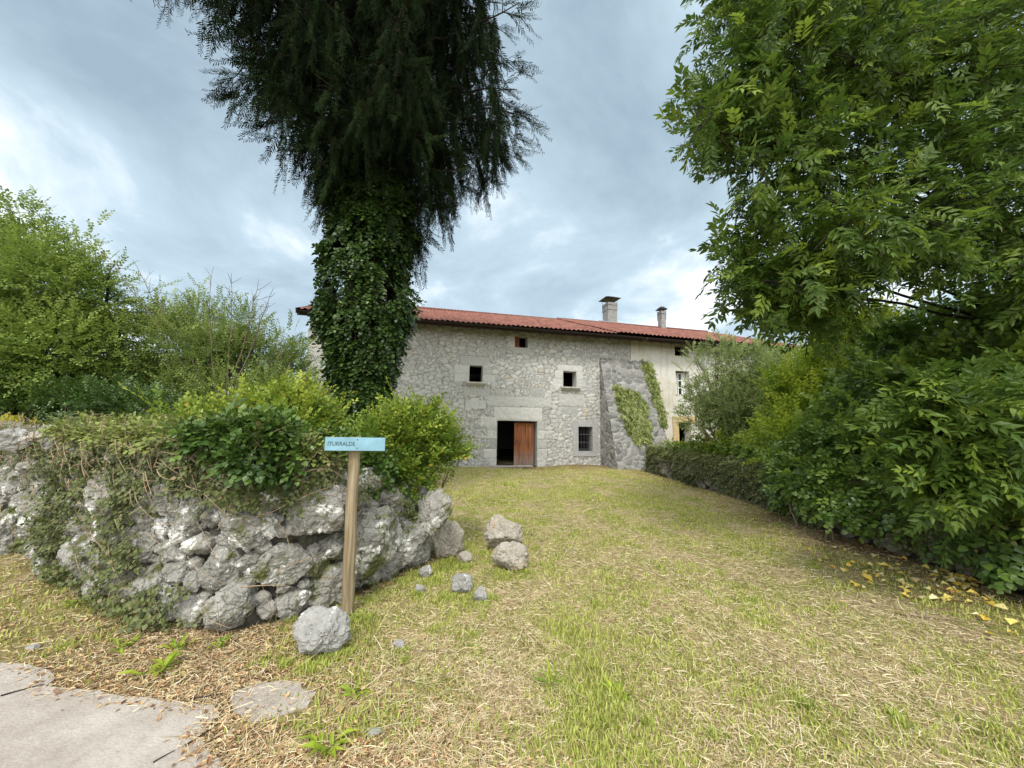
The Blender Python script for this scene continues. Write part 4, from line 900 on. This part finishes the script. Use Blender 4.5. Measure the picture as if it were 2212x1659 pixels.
# right side: small tree, maple, hedge, ivy, ash
shrub('apple_tree', 'small grey green multi stemmed tree before the plastered wall', 'tree', at(1600, 960, 11.5)*A(1, 1, 0),
      [B(1600, 905, 11.5, .95), B(1565, 880, 11.4, .7), B(1650, 870, 11.4, .95), B(1528, 800, 11.4, .34, .6), B(1580, 790, 11.4, .4, .75), B(1550, 745, 11.5, .2, .45), B(1500, 770, 11.4, .2, .4), B(1515, 850, 11.3, .55), B(1500, 905, 11.2, .4), B(1625, 800, 11.4, .6, .7), B(1690, 830, 11.4, .8), B(1640, 940, 11.3, .8), B(1560, 930, 11.4, .6), B(1660, 770, 11.4, .5)],
      7200, 'ovate', 'grey', 1.05, .6, 0, .6, 21, .03, thr=-.22, shoots=120, shl=.5, nb=4, tname='trunk', crown='crown')
shrub('maple_tree', 'leafy mid green tree between the farmhouse end and the hedge', 'tree', at(1720, 960, 13)*A(1, 1, 0),
      [B(1680, 800, 13, 1.0), B(1740, 820, 13, 1.1), B(1800, 800, 13, 1.2), B(1880, 790, 13, 1.3), B(1980, 800, 14, 1.8), B(2100, 800, 14, 2.0), B(1720, 890, 12.6, 1.2), B(1820, 880, 12.6, 1.3), B(1950, 900, 13, 1.6), B(1660, 775, 13, .5), B(2250, 800, 14, 2.2)],
      11000, 'hazel', 'hazel', 1.15, .3, 0, .6, 22, .08, thr=-.35, tname='trunk', crown='crown')
shrub('elder_bush', 'bright lime green bush leaning over the right wall', 'bush', at(1790, 1000, 8.6)*A(1, 1, 0),
      [B(1700, 930, 8.2, .45), B(1740, 870, 8.6, .6), B(1790, 810, 8.6, .6), B(1840, 760, 8.4, .6), B(1780, 900, 8.0, .6), B(1850, 850, 8.0, .7), B(1660, 960, 8.0, .32), B(1900, 740, 8.0, .6), B(1720, 960, 7.6, .4), B(1830, 730, 8.2, .35), B(1700, 830, 8.8, .4)],
      5600, 'hazel', 'bright', 1.0, .35, 0, .8, 23, .04, thr=-.22, shoots=150, shl=.35, bmat='twig')
shrub('ivy_hedge', 'dense dark ivy hedge overhanging the right wall and shading the ground', 'hedge', A(6.0, 6.0, 0),
      [B(1730, 1020, 7.2, .5), B(1800, 1040, 6.4, .5), B(1800, 960, 6.8, .6), B(1880, 1060, 5.9, .5), B(1880, 960, 6.2, .65), B(1900, 860, 6.4, .7), B(1960, 1080, 5.3, .45), B(1980, 980, 5.6, .65), B(2000, 860, 5.8, .75), B(2060, 1100, 4.9, .42), B(2080, 990, 5.0, .6), B(2110, 850, 5.4, .8), B(2150, 1120, 4.5, .4), B(2180, 1020, 4.7, .6), B(2230, 880, 4.9, .85), B(2300, 1100, 4.2, .6), B(2000, 760, 6.2, .7), B(2120, 740, 6.0, .8), B(2240, 740, 5.8, .8), B(1930, 770, 6.6, .6), B(2400, 950, 4.6, .9), B(1700, 1060, 7.6, .3), B(1900, 1105, 5.4, .3), B(2000, 1130, 5.0, .3), B(2090, 1150, 4.6, .3), B(2170, 1175, 4.2, .3), B(2260, 1190, 3.9, .4), B(1800, 1090, 6.1, .3), B(1740, 1060, 6.8, .28), B(2350, 1100, 3.9, .5)],
      13500, 'ivy', 'hedge', 1.25, -.05, .25, .6, 24, .03, thr=-.36, shell=.45, shoots=260, shl=.28, nb=2, bmat='vine')
shrub('wall_top_ivy', 'yellow green ivy spilling over the top of the far right wall', 'ivy', A(RWX(12), 12, .9),
      [(RWX(y)+.25, y, 1.0+.05*(i % 3), .30, .20) for i, y in enumerate(np.arange(8.2, 14.5, .45))]+[(RWX(y)+.35, y, 1.25, .35, .3) for y in np.arange(9, 12.5, .6)],
      2300, 'ivyl', 'elder', .8, 0, .2, .9, 25, .01, thr=-.4, stems=False)
def rwall_ivy():
    g = np.random.default_rng(90); root = thing('hanging_ivy', 'dull green ivy hanging down the face of the right wall', 'ivy', (RWX(11), 11, .1)); N = 9000
    y = g.uniform(3, 16, N); z = g.uniform(0, 1, N)**.7*1.02; n = fbm(np.column_stack([y, z*1.5, 0*y]), 12, 3)
    ok = n+.9*(z-.35)+np.where(y > 11, .3, 0) > g.uniform(-.1, .4, N); y, z = y[ok], z[ok]; k_ = len(y)
    P = np.column_stack([RWX(y)-.06-.08*g.random(k_)+z*.06, y, z]); a = unit(A(0, 0, -.8)+g.normal(size=(k_, 3))*.6); nn = unit(A(-1, -.2, .4)+g.normal(size=(k_, 3))*.4)
    m = MB(); inst(m, TP['creep'], P, a, nn, g.uniform(.9, 1.7, k_), g.random(k_)*.5*(z > .7), g); m.build('leaves', M['ivy_small'], root)
rwall_ivy()
def dead_stem():
    root = thing('gnarled_stem', 'bare crooked stems under the right hedge at the wall foot', 'stem', ground_pt(1800, 1165)); m = MB(); g = np.random.default_rng(9)
    for a, b in (((1803, 1166), (1775, 1080)), ((1785, 1162), (1800, 1130)), ((1750, 1135), (1735, 1080)), ((1725, 1140), (1700, 1075)), ((1800, 1130), (1770, 1090))):
        p = ground_pt(*a) if a[1] > 1134 else at(*a, 5.95); q = at(*b, p[1]+.2); t = np.linspace(0, 1, 8)[:, None]; m.tube(p*(1-t)+q*t+g.normal(size=(8, 3))*.012, np.linspace(.017, .007, 8), 6)
    m.build('stems', M['twig'], root, True)
dead_stem()
def ash():
    g = np.random.default_rng(91); base = A(9.2, 6.2, 0); root = thing('ash_tree', 'large ash tree with feathery hanging leaves over the right of the field', 'tree', base)
    poly = np.array([(1515, -130), (1520, 0), (1500, 110), (1490, 230), (1485, 320), (1520, 335), (1585, 330), (1640, 370), (1600, 430), (1560, 500), (1550, 535), (1600, 560), (1680, 610), (1740, 650), (1790, 660), (1840, 640), (1890, 590), (1960, 580), (2060, 600), (2150, 610), (2250, 720), (2520, 780), (2560, -130)], float)
    lo, hi = poly.min(0), poly.max(0); q = g.uniform(lo, hi, (2600, 2)); q = q[in_poly(q, poly)]
    cen = []
    for x, y in q[:960]:
        Y = g.uniform(3.6, 6.2) if x > 1700 else g.uniform(3.8, 5.4)
        if y > 640: Y = g.uniform(3.8, 5.5)
        p = at(x, y, Y)
        if p[2] < 9.5 and p[0] < 12: cen.append(p)
    for _ in range(80): u = g.random(); cen.append(at(1600+u*200+g.normal()*22, 590+u*95+g.normal()*20, g.uniform(4.2, 5.6)))
    for _ in range(110): cen.append(at(g.uniform(1960, 2300), g.uniform(820, 1090), g.uniform(3.3, 4.1)))
    cen = np.array(cen); m = MB(); mb = MB(); pos = []; aa = []; tn = []
    hub = [A(8.9, 6.2, 3.0), A(8.3, 6.0, 4.6), A(7.3, 5.8, 6.2), A(6.4, 5.6, 7.8)]
    mb.tube([base, A(9.1, 6.2, 1.6)]+hub+[A(5.6, 5.4, 9.2)], [.24, .2, .13, .09, .07, .05, .03], 12)
    limbs = []
    for k_ in range(34):
        e = cen[g.integers(0, len(cen))]; h = hub[int(np.clip((e[2]-2.2)/1.6, 0, 3))]; t = np.linspace(0, 1, 10)[:, None]; mid = (h+e)/2+A(0, 0, .45)
        Pt = (1-t)**2*h+2*t*(1-t)*mid+t*t*e+g.normal(size=(10, 3))*.02; mb.tube(Pt, np.linspace(.032, .007, 10), 6, False); limbs.append(Pt)
    LP = np.concatenate(limbs)
    for c in cen:
        j = np.argmin(np.linalg.norm(LP-c, axis=1)+.3*np.maximum(0, c[2]-LP[:, 2])); s = LP[j]; d = c-s; dl_ = np.linalg.norm(d)
        if dl_ > 1.6: s = c-d/dl_*1.2
        mid = (s+c)/2+A(0, 0, .12); t = np.linspace(0, 1, 6)[:, None]; Pt = (1-t)**2*s+2*t*(1-t)*mid+t*t*c; mb.tube(Pt, np.linspace(.009, .004, 6), 4, False)
        dd = unit(c-s)
        for w in range(g.integers(9, 14)):
            u = g.random()**.5; p = s+(c-s)*u+g.normal(size=3)*.13; pos.append(p); aa.append(unit(dd*.6+A(-.35, 0, 0)+g.normal(size=3)*.6+A(0, 0, -.22))); tn.append(g.random()**4)
    pos = np.array(pos); aa = np.array(aa); nn = unit(g.normal(size=pos.shape)*.45+A(-.1, -.3, 1.)); print('ash leaves', len(pos))
    inst(m, TP['ash'], pos, aa, nn, g.uniform(.62, 1.12, len(pos)), np.array(tn)*.9, g); m.build('crown', M['ash'], root); mb.build('trunk', M['bark'], root, True)
ash()

# ------------------------------------------------------------------ ground cover
def wedge(n, r0, r1, g, pw=0.):
    u = g.random(n); r = r0*(r1/r0)**u; th = g.uniform(-1.02, .98, n); return np.column_stack([r*np.sin(th), r*np.cos(th)])
def free(P):
    d = dist_poly(P, WP, False); p2 = P
    insL = in_poly(P, np.concatenate([WP, WP[::-1]+A(-.2, .75)])); t = in_poly(P, np.concatenate([WP, [A(-1.2, 9), A(-9, 12), A(-12, 9)]]))
    o = (P[:, 0]-HO[0])*HN[0]+(P[:, 1]-HO[1])*HN[1]
    return (~in_poly(P, ROAD) | ((dist_poly(P, ROAD) < .09) & (np.sin(P[:, 0]*977+P[:, 1]*1301)*43758 % 1 < .22))) & ~t & (P[:, 0] < RWX(P[:, 1])+.05) & (o > .02) & (~in_poly(P, SLAB) | (np.sin(P[:, 0]*977+P[:, 1]*1301)*43758 % 1 < .22))
def streak(P): return vnoise(np.column_stack([P[:, 0]*1.6, P[:, 1]*.6, 0*P[:, 0]]), 71)*.4+fbm(np.column_stack([P*2.3, P[:, :1]*0]), 72, 4)*.5+.08
def grass():
    g = np.random.default_rng(101); N = 300000; P = wedge(N, 1.15, 17, g); P = P[free(P)]; dt = dirt(P); s = streak(P)
    ok = (s > g.uniform(-.55, .75, len(P))) & (g.random(len(P)) > dt*.93); P = P[ok]; s = s[ok]; n = len(P); r = np.hypot(*P.T)
    h = g.uniform(.012, .038, n)*(1+.7*np.clip(s, 0, 1))*np.clip(.8+r*.05, 1, 1.4); w = h*.07+.0008+.00045*r; th = g.uniform(0, 2*pi, n); ln = g.uniform(.1, .9, n)
    nc = 260; C = wedge(nc, 1.3, 12, g); C = C[free(C) & (dirt(C) < .75)]
    SP_ = [ground_pt(x, y)[:2] for x, y in ((625, 1425), (690, 1440), (735, 1425), (745, 1330), (770, 1330), (1050, 1195), (1085, 1198), (1120, 1192), (1065, 1240), (1100, 1247), (1135, 1238), (975, 1288), (1010, 1290), (1030, 1304), (1050, 1303), (905, 1286), (925, 1250), (900, 1240), (945, 1225), (970, 1215), (870, 1255), (830, 1275), (1000, 1222), (858, 1404), (800, 1290))]
    C = np.concatenate([C, np.repeat(np.array(SP_), 3, axis=0)+g.normal(size=(75, 2))*.04]); ci = g.integers(0, len(C), 24000); ci[:5000] = g.integers(len(C)-75, len(C), 5000); rc = g.uniform(.015, .09, len(C))[ci]; P2 = C[ci]+g.normal(size=(24000, 2))*rc[:, None]
    P = np.concatenate([P, P2]); s = np.concatenate([s, np.ones(24000)]); r = np.hypot(*P.T); h = np.concatenate([h, (g.uniform(.025, .06, len(C))[ci])*g.uniform(.5, 1.1, 24000)]); w = h*.06+.0008+.00045*r; n = len(P); th = g.uniform(0, 2*pi, n); ln = g.uniform(.1, .9, n); tuft = np.arange(n) >= n-24000
    b = np.column_stack([P, gz(P)-.003]); sx = np.column_stack([np.cos(th), np.sin(th), 0*th])*w[:, None]; l = np.column_stack([-np.sin(th), np.cos(th), 0*th])*(h*ln)[:, None]; u = A(0, 0, 1)*h[:, None]
    V = np.stack([b-sx, b+sx, b+sx*.7+l*.4+u*.6, b-sx*.7+l*.4+u*.6, b+l+u], 1); i = np.arange(n)[:, None]*5
    m = MB(); m.V = [V.reshape(-1, 3)]; m.n = n*5; m.T = [np.repeat(np.where(tuft, .45*g.random(n), np.clip(g.random(n)*.6+.02*r, 0, 1)), 5)]; m.F = [i+np.array([[0, 1, 2, 3]]), i+np.array([[3, 2, 4]])]
    tag(m.build('grass', M['grass']), 'short green grass growing through the mown field', 'grass', kind='stuff')
grass()
def straw():
    g = np.random.default_rng(102); N = 330000; P = wedge(N, 1.1, 17, g); P = P[free(P)]; P = P[g.random(len(P)) < np.interp(np.hypot(*P.T), [4, 9], [1, .4])]; s = streak(P); dt = dirt(P)
    ok = (s < g.uniform(-.5, .9, len(P))) | (g.random(len(P)) < dt*.5); P = P[ok]; n = len(P); r = np.hypot(*P.T)
    L = g.uniform(.02, .075, n)*(1+(g.random(n) < .04)*2.2)*np.clip(.8+r*.05, 1, 1.5); w = g.uniform(.0004, .0011, n)+.00022*r; th = g.uniform(0, 2*pi, n)+.0; z = np.maximum(gz(P), np.where(in_poly(P, ROAD) | in_poly(P, SLAB), .014, -1))+g.uniform(.001, .02, n); b = np.column_stack([P, z])
    d = np.column_stack([np.cos(th), np.sin(th), g.normal(size=n)*.16]); sx = np.column_stack([-np.sin(th), np.cos(th), g.normal(size=n)*.4])*w[:, None]; k_ = sx/w[:, None]*(L*g.normal(size=n)*.06)[:, None]
    V = np.stack([b-sx, b+sx, b+d*(L/2)[:, None]+k_+sx, b+d*(L/2)[:, None]+k_-sx, b+d*L[:, None]+sx*.6, b+d*L[:, None]-sx*.6], 1); V[..., 2] = np.maximum(V[..., 2], np.maximum(gz(P), np.where(in_poly(P, ROAD) | in_poly(P, SLAB), .013, -1))[:, None]+.001); i = np.arange(n)[:, None]*6
    m = MB(); m.V = [V.reshape(-1, 3)]; m.n = n*6; m.T = [np.zeros(n*6)]; m.F = [i+np.array([[0, 1, 2, 3]]), i+np.array([[3, 2, 4, 5]])]
    tag(m.build('dry_straw', M['straw']), 'dry cut hay and straw scattered over the field', 'straw', kind='stuff')
straw()
def litter():
    g = np.random.default_rng(103); P = wedge(150000, 1.1, 10, g); dt = dirt(P); P = P[free(P) & (g.random(len(P)) < dt*.6)]
    q = g.uniform(0, len(ROAD)-5, 260); e = np.array([ROAD[int(a)]+(ROAD[int(a)+1]-ROAD[int(a)])*(a % 1) for a in q])+g.normal(size=(260, 2))*.06; e = e[in_poly(e, ROAD)]; P = np.concatenate([P, e]); n = len(P)
    z = np.where(in_poly(P, ROAD), .0135, gz(P)+g.uniform(.002, .012, n)); m = MB(); tp = []
    for k_ in range(5):
        V, _ = leafV(.032, g.uniform(.25, .7), .45, .3, g.uniform(-.3, .3)); V[:, 2] -= V[:, 2].min(); tp.append((V, LF))
    a = unit(np.column_stack([g.normal(size=(n, 2)), g.normal(size=n)*.12])); inst(m, tp, np.column_stack([P, z]), a, unit(A(0, 0, 1)+g.normal(size=(n, 3))*.2), g.uniform(.4, 1.25, n), 0, g)
    tag(m.build('leaf_litter', M['litter']), 'brown dead leaves and chaff strewn beside the lane and hedge', 'leaf litter', kind='stuff')
litter()
def yellow_leaves():
    g = np.random.default_rng(104); V, _ = leafV(.085, .95, .35, .3, .1); V[:, 2] -= V[:, 2].min()-.001
    me = None; lst = [(1815, 1180), (1830, 1190), (1845, 1183), (1935, 1203), (1998, 1250), (2020, 1258), (2038, 1262), (2085, 1262), (2120, 1262), (2090, 1245), (2060, 1248), (2100, 1253), (2052, 1240), (2075, 1270), (2110, 1277), (2130, 1300), (2105, 1305), (1990, 1225), (1888, 1205), (1900, 1238), (1920, 1225), (1880, 1240), (1850, 1215), (1825, 1232), (1788, 1225), (1770, 1212), (1750, 1188), (2195, 1375), (2128, 1370), (1955, 1245), (1940, 1270), (1965, 1205), (1905, 1180)]
    for _ in range(34): x = g.uniform(1760, 2150); lst.append((x, 1175+(x-1760)*.24+g.uniform(-5, 55)))
    for _ in range(22): lst.append((2075+g.normal()*32, 1258+g.normal()*11))
    for _ in range(26): x = g.uniform(1800, 2190); lst.append((x, 1215+(x-1800)*.23+abs(g.normal())*28))
    for i, (x, y) in enumerate(lst):
        p = ground_pt(x, y); p[2] = gz(p[:2])+.02
        if p[0] > RWX(p[1])-.12: p[0] = RWX(p[1])-.12
        if me is None: o = MB().add(V, LF).build('fallen_leaf', M['yleaf'], loc=(0, 0, 0)); me = o.data
        else: o = bpy.data.objects.new('fallen_leaf', me); COL.objects.link(o)
        o.location = p; o.rotation_euler = (g.normal()*.15, g.normal()*.15, g.uniform(0, 6.28)); o.scale = (g.uniform(.6, 1.15),)*3
        tag(o, 'yellow fallen leaf lying on the ground beside the right hedge', 'leaf', 'yellow leaves fallen under the hedge')
yellow_leaves()
def weed(x, y, label, seed, s=1., kind=0):
    g = np.random.default_rng(seed); b = ground_pt(x, y); b[2] = gz(b[:2]); m = MB(); n = 16; th = g.uniform(0, 2*pi, n); V, _ = leafV(.11*s, .24 if kind == 0 else .09, .6, .2, .2)
    inst(m, [(V, LF)], np.tile(b, (n, 1))+g.normal(size=(n, 3))*A(.02, .02, 0)*s, np.column_stack([np.cos(th), np.sin(th), g.uniform(.2, .9 if kind == 0 else 2.5, n)]), np.tile(A(0, 0, 1.), (n, 1))+g.normal(size=(n, 3))*.2, g.uniform(.5, 1.2, n), g.random(n)*.3, g)
    tag(m.build('weed', M['bright'], loc=b), label, 'weed')
weed(388, 1400, 'dandelion tuft between the wall foot and the lane, nearest the boulder', 1, 1.0); weed(345, 1452, 'largest green weed tuft at the edge of the lane', 2, 1.3); weed(150, 1312, 'small leafy weed at the far left foot of the wall', 3, .8)
weed(770, 1498, 'green weed tuft right of the broken concrete patch', 4, .9); weed(672, 1578, 'small weed sprig just below the broken concrete patch', 5, .6); weed(700, 1622, 'spreading serrated weed near the bottom edge of the photo', 6, 1.2)
weed(1185, 1478, 'tall grassy tuft in the middle of the near field', 7, 1.3, 1); weed(1340, 1505, 'low clover clump right of the tall grassy tuft', 8, .9); weed(270, 1395, 'leafy weed hugging the wall foot near the lane', 9, 1.2); weed(480, 1390, 'short weed under the wall left of the boulder', 10, .8)
def stick(a, b, r, label, mat='vine', name='twig', zz=.012, seed=1):
    g = np.random.default_rng(seed); p, q = ground_pt(*a), ground_pt(*b); t = np.linspace(0, 1, 10)[:, None]; P = p*(1-t)+q*t; on = in_poly(P[:, :2], ROAD); P[:, 2] = np.where(on, .014, gz(P[:, :2])+zz)+r; d = q-p
    P += np.cross(unit(d), A(0, 0, 1))*(g.normal()*.03*np.linalg.norm(d)*np.sin(t*pi)); m = MB().tube(P, np.linspace(r, r*.5, 10), 6); tag(m.build(name, M[mat], loc=P[0]), label, 'twig')
stick((1945, 1325), (2092, 1346), .006, 'long pale stick lying on the grass at right', 'vine'); stick((2120, 1345), (2212, 1360), .005, 'short pale stick close to the right edge below the hedge', seed=2)
stick((410, 1515), (530, 1489), .004, 'dark reddish twig on the lane edge left of the concrete patch', 'bark', seed=3); stick((0, 1510), (95, 1484), .004, 'dark twig lying along the lane at the left edge', 'bark', seed=4)
stick((330, 1655), (378, 1628), .003, 'short dark twig on the lane near the bottom', 'bark', seed=5); stick((400, 1618), (455, 1582), .004, 'dark twig at the corner where lane meets straw', 'bark', seed=6); stick((880, 1405), (1010, 1412), .004, 'bent grey twig in the grass right of the boulder', 'twig', seed=7)
# overhead cable to the house corner
a, b = at(150, 560, 22), H(SL, 4.6, .3); t = np.linspace(0, 1, 30)[:, None]; Pc = a*(1-t)+b*t-A(0, 0, 1)*(1.0*4*t*(1-t)); MB().tube(Pc, .012, 5).build('overhead_cable', M['wire'], loc=b)
tag(bpy.data.objects['overhead_cable'], 'thin black cable running from the left trees to the house corner', 'cable')

# ------------------------------------------------------------------ camera, light, sky
cam = bpy.data.cameras.new('camera'); co_ = bpy.data.objects.new('camera', cam); COL.objects.link(co_); scene.camera = co_
cam.sensor_width = 36; cam.lens = 36*F/2212; cam.clip_start = .05; cam.clip_end = 2000
from mathutils import Matrix
co_.matrix_world = Matrix.Translation((0, 0, EYE)) @ Matrix.Rotation(pi/2+PITCH, 4, 'X') @ Matrix.Rotation(ROLL, 4, 'Z')
SUN_EL, SUN_AZ = radians(48), radians(188)       # azimuth clockwise from +Y: behind the camera, to the right
s = bpy.data.lights.new('sun', 'SUN'); s.energy = 1.5; s.angle = radians(13); s.color = (1, .95, .86); so_ = bpy.data.objects.new('sun', s); COL.objects.link(so_)
sd = A(sin(SUN_AZ)*cos(SUN_EL), cos(SUN_AZ)*cos(SUN_EL), sin(SUN_EL))
from mathutils import Vector
so_.rotation_euler = Vector(sd).to_track_quat('Z', 'Y').to_euler(); so_.location = (0, 0, 30)
w = bpy.data.worlds.new('World'); scene.world = w; w.use_nodes = True; k = NT.__new__(NT); k.t = w.node_tree; k.t.nodes.clear(); out = k.n('ShaderNodeOutputWorld')
sky = k.n('ShaderNodeTexSky', sky_type='NISHITA'); sky.sun_disc = False; sky.sun_elevation = SUN_EL; sky.sun_rotation = SUN_AZ
bg1 = k.n('ShaderNodeBackground'); k.l(sky.outputs[0], bg1.inputs[0]); bg1.inputs[1].default_value = .12
tc = k.n('ShaderNodeTexCoord').outputs['Generated']; sx = k.n('ShaderNodeSeparateXYZ'); k.l(tc, sx.inputs[0])
zc = k.math('ADD', k.math('MAXIMUM', sx.outputs[2], 0.), .35); cb = k.n('ShaderNodeCombineXYZ'); k.l(k.math('DIVIDE', sx.outputs[0], zc), cb.inputs[0]); k.l(k.math('DIVIDE', sx.outputs[1], zc), cb.inputs[1])
mp_ = k.n('ShaderNodeMapping'); k.l(cb.outputs[0], mp_.inputs[0]); mp_.inputs['Location'].default_value = (3.4, 1.2, 0); mp_.inputs['Rotation'].default_value = (0, 0, .5); mp_.inputs['Scale'].default_value = (1.2, 1.2, 1)
c1 = k.noise(1.7, 8, .57, mp_.outputs[0], .35); c2 = k.noise(.6, 3, .5, mp_.outputs[0])
lowb = k.mr(sx.outputs[2], .0, .55, .10, -.04)
f = k.math('ADD', k.math('ADD', k.math('MULTIPLY', c1, .75), k.math('MULTIPLY', c2, .25)), lowb)
col = k.ramp(f, [(.33, (.235, .31, .375)), (.45, (.32, .41, .475)), (.52, (.375, .475, .545)), (.57, (.52, .60, .655)), (.63, (.74, .785, .82))])
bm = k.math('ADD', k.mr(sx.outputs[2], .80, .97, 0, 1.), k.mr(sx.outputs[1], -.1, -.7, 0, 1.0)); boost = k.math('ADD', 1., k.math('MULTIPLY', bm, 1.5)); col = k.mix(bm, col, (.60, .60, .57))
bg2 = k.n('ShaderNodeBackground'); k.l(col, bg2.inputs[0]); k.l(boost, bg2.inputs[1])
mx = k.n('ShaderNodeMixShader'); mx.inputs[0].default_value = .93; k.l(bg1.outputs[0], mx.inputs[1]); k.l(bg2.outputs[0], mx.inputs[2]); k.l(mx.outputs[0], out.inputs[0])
vs = scene.view_settings; vs.view_transform = 'Standard'; vs.look = 'None'; vs.exposure = .76; vs.gamma = 1
scene.cycles.max_bounces = 6; scene.cycles.transparent_max_bounces = 4; scene.cycles.use_denoising = True
